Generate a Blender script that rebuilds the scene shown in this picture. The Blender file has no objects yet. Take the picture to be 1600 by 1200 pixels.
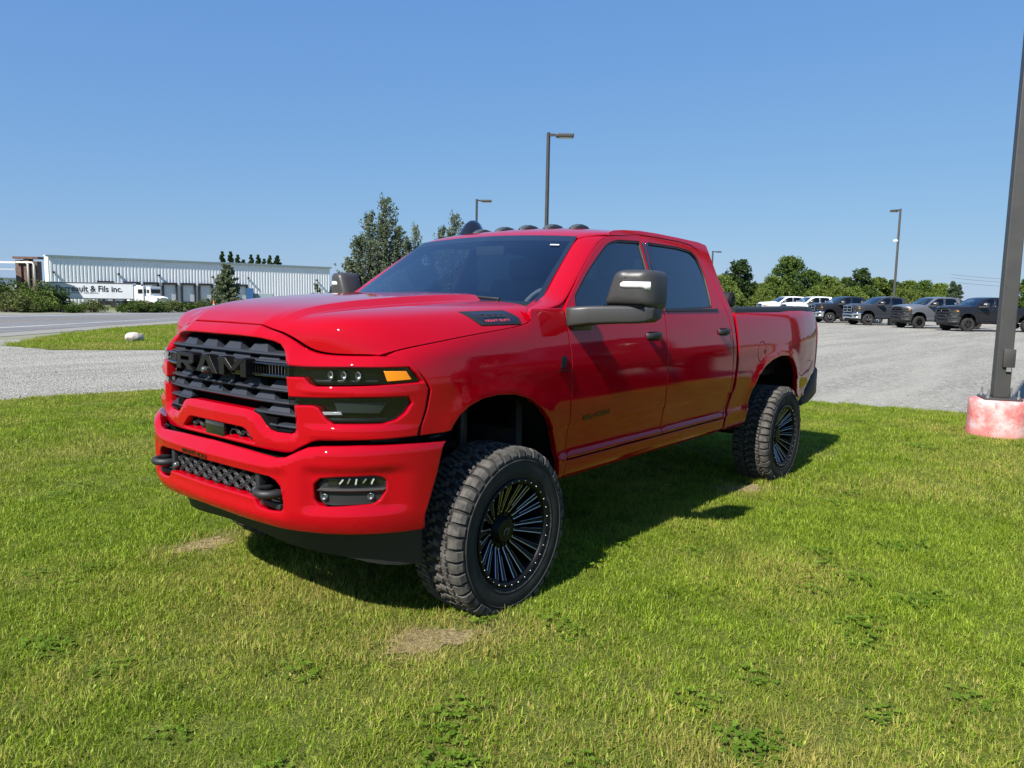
import bpy, bmesh, math, random
import numpy as np
from mathutils import Vector, Matrix, geometry

random.seed(7); RNG = np.random.default_rng(7)
R = math.radians
scene = bpy.context.scene
COL = scene.collection

# ------------------------------------------------------------------ camera
cam_d = bpy.data.cameras.new("camera"); cam = bpy.data.objects.new("camera", cam_d); COL.objects.link(cam)
YAW, PITCH, ROLL = R(129.30024), R(-6.59063), R(1.04111)
_f = Vector((math.cos(PITCH)*math.cos(YAW), math.cos(PITCH)*math.sin(YAW), math.sin(PITCH)))
_r = Vector((math.sin(YAW), -math.cos(YAW), 0)); _u = _r.cross(_f)
_r2 = _r*math.cos(ROLL) + _u*math.sin(ROLL); _u2 = _u*math.cos(ROLL) - _r*math.sin(ROLL)
cam.matrix_world = Matrix(((_r2.x, _u2.x, -_f.x, 3.39891), (_r2.y, _u2.y, -_f.y, -2.88194), (_r2.z, _u2.z, -_f.z, 1.60822), (0, 0, 0, 1)))
cam_d.sensor_fit = 'HORIZONTAL'; cam_d.sensor_width = 36.0; cam_d.lens = 1181.83/1600*36.0
cam_d.clip_start = 0.05; cam_d.clip_end = 6000
scene.camera = cam

# ------------------------------------------------------------------ light
SUN = Vector((0.054, -1.0, 0.99)).normalized()
ELEV = math.asin(SUN.z)
world = bpy.data.worlds.new("World"); scene.world = world; world.use_nodes = True
wn = world.node_tree; wn.nodes.clear()
_o = wn.nodes.new("ShaderNodeOutputWorld"); _b = wn.nodes.new("ShaderNodeBackground"); _s = wn.nodes.new("ShaderNodeTexSky")
_s.sky_type = 'NISHITA'; _s.sun_disc = False; _s.sun_elevation = ELEV
_s.sun_rotation = math.atan2(SUN.x, SUN.y)
_s.altitude = 0; _s.air_density = 1.0; _s.dust_density = 0.2; _s.ozone_density = 6.0
SKY = 0.075; SKYG = 0.12; _b.inputs['Strength'].default_value = SKY
# tone of the clear sky: a flatter, bluer falloff towards the horizon than the bare model gives
_sep = wn.nodes.new("ShaderNodeSeparateColor"); _cmb = wn.nodes.new("ShaderNodeCombineColor"); wn.links.new(_s.outputs[0], _sep.inputs[0])
for _i, (_a, _p) in enumerate(((.463, .60), (.577, .46), (.751, .20))):
    _m1 = wn.nodes.new("ShaderNodeMath"); _m1.operation = 'MULTIPLY'; _m1.inputs[1].default_value = SKYG; _m2 = wn.nodes.new("ShaderNodeMath"); _m2.operation = 'POWER'; _m2.inputs[1].default_value = _p
    _m3 = wn.nodes.new("ShaderNodeMath"); _m3.operation = 'MULTIPLY'; _m3.inputs[1].default_value = _a/SKYG
    wn.links.new(_sep.outputs[_i], _m1.inputs[0]); wn.links.new(_m1.outputs[0], _m2.inputs[0]); wn.links.new(_m2.outputs[0], _m3.inputs[0]); wn.links.new(_m3.outputs[0], _cmb.inputs[_i])
wn.links.new(_cmb.outputs[0], _b.inputs[0]); wn.links.new(_b.outputs[0], _o.inputs[0])
sun_d = bpy.data.lights.new("sun", 'SUN'); sun_d.energy = 5.0; sun_d.angle = R(0.53); sun_d.color = (1.0, 0.95, 0.88)
sun = bpy.data.objects.new("sun", sun_d); COL.objects.link(sun)
sun.rotation_euler = SUN.to_track_quat('Z', 'Y').to_euler(); sun.location = (0, -20, 30)
vs = scene.view_settings
vs.view_transform = 'Standard'; vs.look = 'None'; vs.exposure = 0.75; vs.gamma = 1.0
try: vs.use_curve_mapping = False
except Exception: pass
cy = scene.cycles
cy.max_bounces = 7; cy.diffuse_bounces = 3; cy.glossy_bounces = 4; cy.transmission_bounces = 5; cy.transparent_max_bounces = 14
cy.caustics_reflective = False; cy.caustics_refractive = False; cy.sample_clamp_indirect = 6.0
try: cy.use_denoising = True
except Exception: pass

# ------------------------------------------------------------------ materials
M = {}
def nodes_of(m): return m.node_tree.nodes, m.node_tree.links
def mat(name, col, rough=0.5, metal=0.0, spec=0.5, coat=0.0, noise=None, bump=None, emit=None):
    """noise=(scale, amount, colour2) mixes a second colour by noise; bump=(scale, strength, distance)"""
    m = bpy.data.materials.new(name); m.use_nodes = True; n, l = nodes_of(m); b = n["Principled BSDF"]
    b.inputs['Base Color'].default_value = (*col, 1); b.inputs['Roughness'].default_value = rough; b.inputs['Metallic'].default_value = metal
    b.inputs['Specular IOR Level'].default_value = spec
    if coat: b.inputs['Coat Weight'].default_value = coat; b.inputs['Coat Roughness'].default_value = 0.03
    tc = n.new("ShaderNodeTexCoord")
    if noise:
        t = n.new("ShaderNodeTexNoise"); t.inputs['Scale'].default_value = noise[0]; t.inputs['Detail'].default_value = 5
        l.new(tc.outputs['Object'], t.inputs['Vector'])
        rp = n.new("ShaderNodeMapRange"); rp.inputs['From Min'].default_value = 0.35; rp.inputs['From Max'].default_value = 0.68
        rp.inputs['To Max'].default_value = noise[1]; l.new(t.outputs['Fac'], rp.inputs['Value'])
        mx = n.new("ShaderNodeMix"); mx.data_type = 'RGBA'; mx.inputs['A'].default_value = (*col, 1); mx.inputs['B'].default_value = (*noise[2], 1)
        l.new(rp.outputs[0], mx.inputs['Factor']); l.new(mx.outputs['Result'], b.inputs['Base Color'])
    if bump:
        t2 = n.new("ShaderNodeTexNoise"); t2.inputs['Scale'].default_value = bump[0]; t2.inputs['Detail'].default_value = 4
        l.new(tc.outputs['Object'], t2.inputs['Vector'])
        bp = n.new("ShaderNodeBump"); bp.inputs['Strength'].default_value = bump[1]; bp.inputs['Distance'].default_value = bump[2]
        l.new(t2.outputs['Fac'], bp.inputs['Height']); l.new(bp.outputs[0], b.inputs['Normal'])
    if emit: b.inputs['Emission Color'].default_value = (*emit[0], 1); b.inputs['Emission Strength'].default_value = emit[1]
    M[name] = m; return m
def glass_mat(name, tint, f0=0.045, rough=0.0, gl=(1, 1, 1)):
    m = bpy.data.materials.new(name); m.use_nodes = True; n, l = nodes_of(m); n.clear()
    o = n.new("ShaderNodeOutputMaterial"); mix = n.new("ShaderNodeMixShader"); tr = n.new("ShaderNodeBsdfTransparent"); g = n.new("ShaderNodeBsdfGlossy")
    fr = n.new("ShaderNodeLayerWeight"); fr.inputs['Blend'].default_value = 0.5
    mr = n.new("ShaderNodeMath"); mr.operation = 'POWER'; mr.inputs[1].default_value = 3.2
    ma = n.new("ShaderNodeMapRange"); ma.inputs['To Min'].default_value = f0; ma.inputs['To Max'].default_value = 1.0
    tr.inputs[0].default_value = (*tint, 1); g.inputs['Roughness'].default_value = rough; g.inputs['Color'].default_value = (*gl, 1)
    l.new(fr.outputs['Facing'], mr.inputs[0]); l.new(mr.outputs[0], ma.inputs['Value']); l.new(ma.outputs[0], mix.inputs[0])
    l.new(tr.outputs[0], mix.inputs[1]); l.new(g.outputs[0], mix.inputs[2]); l.new(mix.outputs[0], o.inputs[0])
    M[name] = m; return m
def paint(name, col, rough=0.45, metal=0.0):
    m = mat(name, col, rough, metal, 0.0, 1.0); n, l = nodes_of(m); b = n["Principled BSDF"]
    b.inputs['Coat IOR'].default_value = 1.43; b.inputs['Coat Roughness'].default_value = 0.015
    # fine orange-peel in the clear coat, dust at low spots
    tc = n.new("ShaderNodeTexCoord"); t = n.new("ShaderNodeTexNoise"); t.inputs['Scale'].default_value = 160; t.inputs['Detail'].default_value = 1
    bp = n.new("ShaderNodeBump"); bp.inputs['Strength'].default_value = 0.035; bp.inputs['Distance'].default_value = 0.002
    l.new(tc.outputs['Object'], t.inputs['Vector']); l.new(t.outputs['Fac'], bp.inputs['Height']); l.new(bp.outputs[0], b.inputs['Coat Normal'])
    return m
paint("red_paint", (0.36, 0.0007, 0.007))
paint("black_paint", (0.012, 0.013, 0.016))
paint("charcoal_paint", (0.045, 0.048, 0.055), metal=0.3)
paint("graphite_paint", (0.02, 0.021, 0.026), metal=0.2)
paint("silver_paint", (0.17, 0.18, 0.20), metal=0.5)
paint("white_paint", (0.78, 0.78, 0.77))
mat("black_plastic", (0.016, 0.017, 0.018), 0.55, bump=(420, .25, .0008))
mat("grille_plastic", (0.026, 0.029, 0.038), 0.45, bump=(300, .1, .0006))
mat("gloss_black", (0.008, 0.008, 0.009), 0.08, coat=1.0)
mat("dark_void", (0.004, 0.004, 0.004), 0.95, spec=0.05)
mat("liner", (0.009, 0.009, 0.009), 0.9, spec=0.1)
mat("mirror_plastic", (0.045, 0.043, 0.042), 0.42, bump=(500, .3, .0008))
mat("rubber", (0.020, 0.0195, 0.019), 0.78, spec=0.3, noise=(14, 0.9, (0.036, 0.034, 0.031)), bump=(90, .35, .002))
mat("tread_rubber", (0.050, 0.047, 0.043), 0.85, spec=0.2, noise=(22, 1.0, (0.115, 0.107, 0.094)), bump=(70, .5, .003))
mat("wheel_black", (0.005, 0.005, 0.005), 0.42, spec=0.22)
mat("milled", (0.62, 0.61, 0.60), 0.40, 1.0)
mat("letter_black", (0.006, 0.006, 0.006), 0.28, spec=0.3)
mat("chrome", (0.82, 0.83, 0.85), 0.08, 1.0)
mat("steel_dark", (0.06, 0.06, 0.06), 0.5, 0.7, noise=(20, .8, (0.05, 0.03, 0.02)))
mat("lamp_black", (0.010, 0.011, 0.012), 0.12, coat=1.0)
mat("lamp_reflector", (0.30, 0.33, 0.32), 0.22, 0.7)
mat("fog_silver", (0.62, 0.64, 0.66), 0.25, 0.5)
mat("lamp_grey", (0.10, 0.12, 0.12), 0.25, 0.4)
mat("amber", (0.95, 0.30, 0.01), 0.2, coat=1.0)
mat("white_lens", (0.85, 0.86, 0.88), 0.15, coat=1.0)
mat("red_lens", (0.18, 0.004, 0.006), 0.12, coat=1.0)
mat("smoke_lens", (0.035, 0.022, 0.014), 0.15, coat=1.0)
mat("interior", (0.018, 0.018, 0.020), 0.8)
mat("interior_grey", (0.17, 0.17, 0.18), 0.7)
mat("red_text", (0.60, 0.06, 0.07), 0.4)
mat("badge_black", (0.006, 0.006, 0.006), 0.25)
mat("mirror_glass", (0.75, 0.78, 0.8), 0.02, 1.0)
mat("tonneau", (0.006, 0.006, 0.006), 0.75, bump=(220, .4, .001))
glass_mat("windshield_glass", (0.58, 0.66, 0.66), 0.07)
glass_mat("front_tint_glass", (0.40, 0.44, 0.46), 0.06)
glass_mat("tint_glass", (0.035, 0.045, 0.05), 0.06)
glass_mat("lamp_lens", (0.55, 0.57, 0.57), 0.035)

# ------------------------------------------------------------------ mesh helpers
def link(o, parent=None):
    COL.objects.link(o)
    if parent is not None: o.parent = parent
    return o
def mesh_obj(name, verts, faces, m, parent=None, normals=None, smooth=True, mats=None, fmat=None):
    me = bpy.data.meshes.new(name); me.from_pydata([tuple(map(float, v)) for v in verts], [], [tuple(map(int, f)) for f in faces])
    for mm in (mats or [m]): me.materials.append(M[mm] if isinstance(mm, str) else mm)
    if smooth: me.polygons.foreach_set("use_smooth", [True]*len(me.polygons))
    if fmat is not None: me.polygons.foreach_set("material_index", list(map(int, fmat)))
    me.update()
    if normals is not None: me.normals_split_custom_set_from_vertices([tuple(map(float, n)) for n in normals])
    return link(bpy.data.objects.new(name, me), parent)
def empty(name, loc=(0, 0, 0), rz=0.0, parent=None):
    o = bpy.data.objects.new(name, None); o.location = loc; o.rotation_euler = (0, 0, rz); o.empty_display_size = .2
    return link(o, parent)
def tag(o, label, cat, group=None, kind=None):
    if label: o["label"] = label
    if cat: o["category"] = cat
    if group: o["group"] = group
    if kind: o["kind"] = kind
    return o
class MB:
    """collects shapes; build() links them as ONE mesh object"""
    def __init__(s): s.v = []; s.f = []; s.m = []; s.cm = 0
    def add(s, V, F):
        o = len(s.v); s.v += [tuple(map(float, p)) for p in V]; s.f += [tuple(i+o for i in f) for f in F]; s.m += [s.cm]*len(F); return s
    def box(s, c, d, rz=0, rx=0, ry=0, taper=1.0, bev=0.0):
        hx, hy, hz = d[0]/2, d[1]/2, d[2]/2
        rot = Matrix.Rotation(rz, 3, 'Z') @ Matrix.Rotation(ry, 3, 'Y') @ Matrix.Rotation(rx, 3, 'X')
        if bev > 0:
            bm = bmesh.new(); bmesh.ops.create_cube(bm, size=1)
            for v in bm.verts: v.co = Vector((v.co.x*d[0]*(taper if v.co.z > 0 else 1), v.co.y*d[1]*(taper if v.co.z > 0 else 1), v.co.z*d[2]))
            bmesh.ops.bevel(bm, geom=bm.edges[:], offset=min(bev, .49*min(d)), segments=2, profile=.6, affect='EDGES')
            V = [rot @ v.co + Vector(c) for v in bm.verts]; bm.verts.index_update(); F = [[v.index for v in f.verts] for f in bm.faces]; bm.free()
            return s.add(V, F)
        V = []
        for z, t in ((-hz, 1), (hz, taper)):
            for x, y in ((-hx, -hy), (hx, -hy), (hx, hy), (-hx, hy)): V.append(rot @ Vector((x*t, y*t, z)) + Vector(c))
        return s.add(V, [(3, 2, 1, 0), (4, 5, 6, 7), (0, 1, 5, 4), (1, 2, 6, 5), (2, 3, 7, 6), (3, 0, 4, 7)])
    def tube(s, pts, rad, n=10, caps=True):
        pts = [Vector(p) for p in pts]; rad = rad if hasattr(rad, '__len__') else [rad]*len(pts)
        o = len(s.v); prev = None; V = []; F = []
        for i, p in enumerate(pts):
            d = (pts[min(i+1, len(pts)-1)] - pts[max(i-1, 0)]).normalized()
            if prev is None: a = d.orthogonal().normalized()
            else: a = (prev - d*prev.dot(d)).normalized()
            prev = a; b = d.cross(a)
            for k in range(n): t = 2*math.pi*k/n; V.append(p + (a*math.cos(t) + b*math.sin(t))*rad[i])
        for i in range(len(pts)-1):
            for k in range(n): F.append((i*n+k, i*n+(k+1) % n, (i+1)*n+(k+1) % n, (i+1)*n+k))
        if caps: F.append(tuple(range(n-1, -1, -1))); F.append(tuple((len(pts)-1)*n+k for k in range(n)))
        return s.add(V, F)
    def lathe(s, prof, n=48, axis='x', c=(0, 0, 0), closed=False):
        """prof: list of (a, r): a along the axis, r radius"""
        V = []; F = []
        for a, r in prof:
            for k in range(n):
                t = 2*math.pi*k/n; q = (a, r*math.cos(t), r*math.sin(t)) if axis == 'x' else ((r*math.cos(t), a, -r*math.sin(t)) if axis == 'y' else (r*math.cos(t), r*math.sin(t), a))
                V.append(Vector(q) + Vector(c))
        m = len(prof)
        for i in range(m if closed else m-1):
            j = (i+1) % m
            for k in range(n): F.append((i*n+k, i*n+(k+1) % n, j*n+(k+1) % n, j*n+k))
        return s.add(V, F)
    def prism(s, poly, fn, depth):
        """2D polygon poly -> fn(a,b,d) with d=0 front and d=depth back; polygon may be concave"""
        n = len(poly); V = [fn(a, b, 0) for a, b in poly] + [fn(a, b, depth) for a, b in poly]
        tri = geometry.tessellate_polygon([[Vector((a, b, 0)) for a, b in poly]])
        F = [tuple(t) for t in tri] + [tuple(n+i for i in reversed(t)) for t in tri] + [(i, (i+1) % n, n+(i+1) % n, n+i) for i in range(n)]
        return s.add(V, F)
    def build(s, name, m, parent=None, smooth=False, auto=None):
        mats = m if isinstance(m, (list, tuple)) else [m]
        o = mesh_obj(name, s.v, s.f, None, parent, smooth=smooth or auto is not None, mats=mats, fmat=s.m)
        bm = bmesh.new(); bm.from_mesh(o.data); bmesh.ops.recalc_face_normals(bm, faces=bm.faces[:]); bm.to_mesh(o.data); bm.free()
        if auto is not None: sharp(o.data, auto)
        return o
def sharp(me, ang):
    bm = bmesh.new(); bm.from_mesh(me); lim = R(ang)
    for e in bm.edges:
        e.smooth = not (len(e.link_faces) == 2 and e.calc_face_angle(0) > lim)
    bm.to_mesh(me); bm.free()
def interp(xs, ys):
    """smooth monotone (pchip) interpolation, vectorised"""
    xs = np.array(xs, float); ys = np.array(ys, float); h = np.diff(xs); d = np.diff(ys)/h; m = np.zeros(len(xs))
    m[0], m[-1] = d[0], d[-1]
    for i in range(1, len(xs)-1): m[i] = 0 if d[i-1]*d[i] <= 0 else 2*d[i-1]*d[i]/(d[i-1]+d[i])
    def f(x):
        x = np.asarray(x, float); q = np.clip(x, xs[0], xs[-1]); i = np.clip(np.searchsorted(xs, q)-1, 0, len(xs)-2)
        t = (q-xs[i])/h[i]; t2 = t*t; t3 = t2*t
        return (2*t3-3*t2+1)*ys[i]+(t3-2*t2+t)*h[i]*m[i]+(-2*t3+3*t2)*ys[i+1]+(t3-t2)*h[i]*m[i+1] + np.where(x > xs[-1], (x-xs[-1])*m[-1], 0) + np.where(x < xs[0], (x-xs[0])*m[0], 0)
    return f
def sstep(a, b, x): t = np.clip((np.asarray(x, float)-a)/(b-a), 0, 1); return t*t*(3-2*t)
def round_poly(pts, r=0.02, n=4):
    """rounds the corners of a polygon; pts may carry their own radius as third value"""
    out = []; k = len(pts)
    for i in range(k):
        p = np.array(pts[i][:2], float); a = np.array(pts[i-1][:2], float); b = np.array(pts[(i+1) % k][:2], float)
        rr = pts[i][2] if len(pts[i]) > 2 else r
        u = a-p; v = b-p; lu = np.linalg.norm(u); lv = np.linalg.norm(v); rr = min(rr, .45*lu, .45*lv)
        if rr < 1e-4: out.append(tuple(p)); continue
        q0 = p+u/lu*rr; q1 = p+v/lv*rr
        for j in range(n+1): t = j/n; out.append(tuple((1-t)**2*q0+2*t*(1-t)*p+t*t*q1))
    return out
def resample(poly, res):
    out = []; n = len(poly)
    for i in range(n):
        a = np.array(poly[i], float); b = np.array(poly[(i+1) % n], float); k = max(1, int(math.ceil(np.linalg.norm(b-a)/res)))
        for j in range(k): out.append(a+(b-a)*j/k)
    return np.array(out)
def inpoly(P, poly):
    x, y = P[:, 0], P[:, 1]; ins = np.zeros(len(P), bool); n = len(poly); j = n-1
    for i in range(n):
        xi, yi = poly[i]; xj, yj = poly[j]
        if yi != yj: c = ((yi > y) != (yj > y)) & (x < (xj-xi)*(y-yi)/(yj-yi)+xi); ins ^= c
        j = i
    return ins
def area2(p): x, y = p[:, 0], p[:, 1]; return .5*np.sum(x*np.roll(y, -1)-np.roll(x, -1)*y)
def offset_loop(P, d):
    """moves a CCW loop inwards by d"""
    a = np.roll(P, 1, 0); b = np.roll(P, -1, 0)
    e1 = P-a; e2 = b-P; e1 /= np.maximum(np.linalg.norm(e1, axis=1), 1e-9)[:, None]; e2 /= np.maximum(np.linalg.norm(e2, axis=1), 1e-9)[:, None]
    n1 = np.stack([-e1[:, 1], e1[:, 0]], 1); n2 = np.stack([-e2[:, 1], e2[:, 0]], 1); n = n1+n2; l = np.linalg.norm(n, axis=1); n /= np.maximum(l, .35)[:, None]
    s = d/np.maximum(np.sum(n*n1, axis=1), .5); return P+n*s[:, None]
def fnorm(fn, P, sgn=1, h=1.5e-3):
    a, b = P[:, 0], P[:, 1]; da = fn(a+h, b)-fn(a-h, b); db = fn(a, b+h)-fn(a, b-h); N = np.cross(da, db)*sgn
    return N/np.maximum(np.linalg.norm(N, axis=1), 1e-12)[:, None]
def panel(name, outline, fn, m, parent=None, holes=(), res=.045, er=.004, depth=.022, off=0.0, mirror=False, sgn=1, bres=None):
    """a sheet cut to an outline in (a,b), laid on the surface fn(a,b)->xyz, with rolled edges and a return flange"""
    bres = bres or res*.5
    loops = []
    for k, q in enumerate([outline]+list(holes)):
        P = resample(q, bres)
        ccw = area2(P) > 0
        if (k == 0) != ccw: P = P[::-1]
        loops.append(P)            # outer CCW, holes CW: inward offset always goes into the material
    ins = [offset_loop(P, er) for P in loops]
    lo = loops[0].min(0); hi = loops[0].max(0)
    gx, gy = np.meshgrid(np.arange(lo[0]+res*.5, hi[0], res), np.arange(lo[1]+res*.5, hi[1], res)); G = np.stack([gx.ravel(), gy.ravel()], 1)
    keep = inpoly(G, ins[0])
    for q in ins[1:]: keep &= ~inpoly(G, q)
    G = G[keep]; allb = np.concatenate(ins)
    if len(G):
        dmin = np.full(len(G), 9.0)
        for c in range(0, len(allb), 400): dmin = np.minimum(dmin, np.sqrt(((G[:, None, :]-allb[None, c:c+400])**2).sum(2)).min(1))
        G = G[dmin > bres*.6]
    V2 = np.concatenate([allb, G]) if len(G) else allb
    E = []; o = 0
    for q in ins: E += [(o+i, o+(i+1) % len(q)) for i in range(len(q))]; o += len(q)
    cv, ce, cf, ov, oe, of = geometry.delaunay_2d_cdt([Vector(v) for v in V2], E, [], 0, 1e-6)
    cv = np.array([tuple(v) for v in cv]); cf = np.array([tuple(t) for t in cf])
    cen = cv[cf].mean(1); k = inpoly(cen, ins[0])
    for q in ins[1:]: k &= ~inpoly(cen, q)
    cf = cf[k]; t = cv[cf]; ar = (t[:, 1, 0]-t[:, 0, 0])*(t[:, 2, 1]-t[:, 0, 1])-(t[:, 2, 0]-t[:, 0, 0])*(t[:, 1, 1]-t[:, 0, 1])
    cf[ar < 0] = cf[ar < 0][:, ::-1]; cf = cf[np.abs(ar) > 1e-10]
    N = fnorm(fn, cv, sgn); P3 = fn(cv[:, 0], cv[:, 1])+N*off
    V = [P3]; NN = [N]; F = [tuple(f) if sgn > 0 else tuple(f[::-1]) for f in cf]; base = len(P3)
    for P, I in zip(loops, ins):
        n = len(P); NI = fnorm(fn, I, sgn); NB = fnorm(fn, P, sgn); p0 = fn(I[:, 0], I[:, 1])+NI*off; pb = fn(P[:, 0], P[:, 1])+NB*off
        T = pb-p0; T -= NB*np.sum(T*NB, axis=1)[:, None]; T /= np.maximum(np.linalg.norm(T, axis=1), 1e-9)[:, None]
        rings = [(p0, NI), (pb-NB*er*.35-T*er*.12, (NB*.75+T*.65)), (pb-NB*er*1.1, (NB*.15+T)), (pb-NB*depth, T)]
        for q, nn in rings: V.append(q); NN.append(nn/np.maximum(np.linalg.norm(nn, axis=1), 1e-9)[:, None])
        for r in range(3):
            for i in range(n):
                j = (i+1) % n; f = (base+r*n+i, base+(r+1)*n+i, base+(r+1)*n+j, base+r*n+j); F.append(f if sgn > 0 else f[::-1])
        base += 4*n
    V = np.concatenate(V); NN = np.concatenate(NN)
    if mirror: V = V*[-1, 1, 1]; NN = NN*[-1, 1, 1]; F = [f[::-1] for f in F]
    return mesh_obj(name, V, F, m, parent, normals=NN)
def bspline_net(C, nu, nv):
    """clamped uniform cubic B-spline surface through a control net C[U,V,3]; returns [nu*(U-1)+1, nv*(V-1)+1, 3]"""
    def run(A, n):
        A = np.concatenate([2*A[:1]-A[1:2], A, 2*A[-1:]-A[-2:-1]]); k = len(A)-3; out = []
        for i in range(k):
            for j in range(n+(1 if i == k-1 else 0)):
                t = j/n; b = ((1-t)**3/6, (3*t**3-6*t*t+4)/6, (-3*t**3+3*t*t+3*t+1)/6, t**3/6)
                out.append(sum(b[q]*A[i+q] for q in range(4)))
        return np.array(out)
    S = run(np.array(C, float), nu); return run(S.transpose(1, 0, 2), nv).transpose(1, 0, 2)
def gridpanel(name, P, m, parent=None, er=.004, depth=.022, flip=False, mirror=False, edges=True, off=0.0):
    """surface from a grid of points with rolled, returned edges"""
    nu, nv = P.shape[:2]; du = np.gradient(P, axis=0); dv = np.gradient(P, axis=1); N = np.cross(du, dv)*(-1 if flip else 1); N /= np.maximum(np.linalg.norm(N, axis=2), 1e-12)[..., None]
    P = P+N*off
    idx = np.arange(nu*nv).reshape(nu, nv); F = []
    for i in range(nu-1):
        for j in range(nv-1): f = (idx[i, j], idx[i+1, j], idx[i+1, j+1], idx[i, j+1]); F.append(f[::-1] if flip else f)
    V = [P.reshape(-1, 3)]; NN = [N.reshape(-1, 3)]; base = nu*nv
    if edges:
        loop = [(i, 0) for i in range(nu)]+[(nu-1, j) for j in range(1, nv)]+[(i, nv-1) for i in range(nu-2, -1, -1)]+[(0, j) for j in range(nv-2, 0, -1)]
        p0 = np.array([P[a] for a in loop]); n0 = np.array([N[a] for a in loop])
        inn = np.array([P[min(max(a, 1), nu-2), min(max(b, 1), nv-2)] for a, b in loop]); T = p0-inn; T -= n0*np.sum(T*n0, axis=1)[:, None]; T /= np.maximum(np.linalg.norm(T, axis=1), 1e-9)[:, None]
        n = len(loop)
        for q, nn in ((p0+T*er*.7-n0*er*.3, n0*.7+T*.7), (p0+T*er-n0*er*1.1, T+.1*n0), (p0+T*er-n0*depth, T)): V.append(q); NN.append(nn/np.maximum(np.linalg.norm(nn, axis=1), 1e-9)[:, None])
        ring0 = [idx[a] for a in loop]
        for r in range(3):
            for i in range(n):
                j = (i+1) % n; a0 = ring0[i] if r == 0 else base+(r-1)*n+i; a1 = ring0[j] if r == 0 else base+(r-1)*n+j
                f = (a0, base+r*n+i, base+r*n+j, a1); F.append(f[::-1] if flip else f)
    V = np.concatenate(V); NN = np.concatenate(NN)
    if mirror: V = V*[-1, 1, 1]; NN = NN*[-1, 1, 1]; F = [f[::-1] for f in F]
    return mesh_obj(name, V, F, m, parent, normals=NN)
def text_mesh(name, body, fn, m, parent=None, size=1.0, bold=0.0, depth=0.0, width=None, res=4):
    """letters from the built-in font laid by fn(u, v, d); width stretches the line to that width"""
    cu = bpy.data.curves.new(name, 'FONT'); cu.body = body; cu.size = 1.0; cu.align_x = 'CENTER'; cu.align_y = 'CENTER'; cu.offset = bold; cu.resolution_u = res; cu.extrude = .5 if depth else 0
    o = bpy.data.objects.new(name, cu); COL.objects.link(o)
    dg = bpy.context.evaluated_depsgraph_get(); dg.update(); me = bpy.data.meshes.new_from_object(o.evaluated_get(dg)); bpy.data.objects.remove(o)
    co = np.empty(len(me.vertices)*3); me.vertices.foreach_get("co", co); co = co.reshape(-1, 3)
    mn, mx = co.min(0), co.max(0); sx = (width/(mx[0]-mn[0])) if width else 1; sy = size/(mx[1]-mn[1])
    V = [fn((p[0]-(mn[0]+mx[0])/2)*sx, (p[1]-(mn[1]+mx[1])/2)*sy, (p[2]*2*depth) if depth else 0) for p in co]
    F = [tuple(p.vertices) for p in me.polygons]; bpy.data.meshes.remove(me)
    ob = mesh_obj(name, V, F, m, parent, smooth=False)
    return ob
# ================================================================== THE PICKUP (x lateral, driver's side +x; y rearwards from the front axle; z up)
WB = 3.79; HUBZ = 0.425; TR = 0.436
base_lo = interp([.50, .585, .62, .68, .697, .712, .735, .77, .84, .888, .900, .93, 1.05, 1.20, 1.32, 1.45, 1.53, 1.56, 1.70, 1.85, 2.00, 2.06, 2.12],
                 [.93, .958, .982, .990, .990, 1.000, .989, .985, .994, 1.001, 1.011, 1.015, 1.021, 1.022, 1.013, .994, .976, .964, .904, .838, .770, .738, .70])
tf = interp([-.80, -.70, -.64, -.58, -.50, -.40, -.28, -.10], [-.16, -.098, -.068, -.044, -.024, -.010, -.002, 0])
tb = interp([4.0, 4.3, 4.6, 4.8, 4.95, 5.02], [0, -.006, -.028, -.050, -.074, -.090])
HOOD_ROWS = [
 [(0,-.917,1.468),(0,-.86,1.502),(0,-.80,1.527),(0,-.70,1.553),(0,-.50,1.579),(0,-.25,1.601),(0,.10,1.621),(0,.40,1.628)],
 [(.30,-.912,1.466),(.31,-.86,1.500),(.32,-.80,1.525),(.33,-.70,1.551),(.35,-.50,1.577),(.365,-.25,1.598),(.38,.10,1.618),(.38,.385,1.622)],
 [(.365,-.903,1.449),(.385,-.862,1.492),(.39,-.80,1.522),(.405,-.70,1.550),(.425,-.50,1.575),(.445,-.25,1.595),(.465,.10,1.615),(.46,.36,1.614)],
 [(.43,-.895,1.436),(.45,-.868,1.476),(.465,-.80,1.504),(.472,-.70,1.524),(.488,-.50,1.543),(.506,-.25,1.559),(.526,.10,1.579),(.526,.335,1.584)],
 [(.52,-.878,1.405),(.55,-.866,1.455),(.57,-.80,1.503),(.59,-.70,1.527),(.62,-.50,1.547),(.65,-.25,1.561),(.67,.10,1.578),(.67,.325,1.583)],
 [(.60,-.853,1.354),(.63,-.858,1.425),(.68,-.805,1.487),(.74,-.70,1.511),(.79,-.50,1.528),(.82,-.25,1.541),(.835,.10,1.559),(.835,.30,1.571)],
 [(.72,-.808,1.347),(.74,-.80,1.400),(.77,-.755,1.458),(.82,-.66,1.487),(.862,-.47,1.503),(.895,-.25,1.514),(.91,.10,1.532),(.915,.28,1.553)],
 [(.81,-.750,1.349),(.83,-.735,1.376),(.86,-.69,1.412),(.89,-.61,1.434),(.922,-.45,1.452),(.948,-.25,1.468),(.955,.08,1.492),(.952,.20,1.522)],
 [(.872,-.70,1.350),(.893,-.668,1.360),(.917,-.625,1.374),(.943,-.55,1.388),(.968,-.42,1.406),(.980,-.25,1.429),(.984,.09,1.458),(.978,.20,1.482)]]
net = np.array(HOOD_ROWS, float); net = net[[0, 1, 1, 2, 2, 3, 3, 4, 5, 6, 7, 8]]
HOOD = bspline_net(net, 7, 7)
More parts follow.
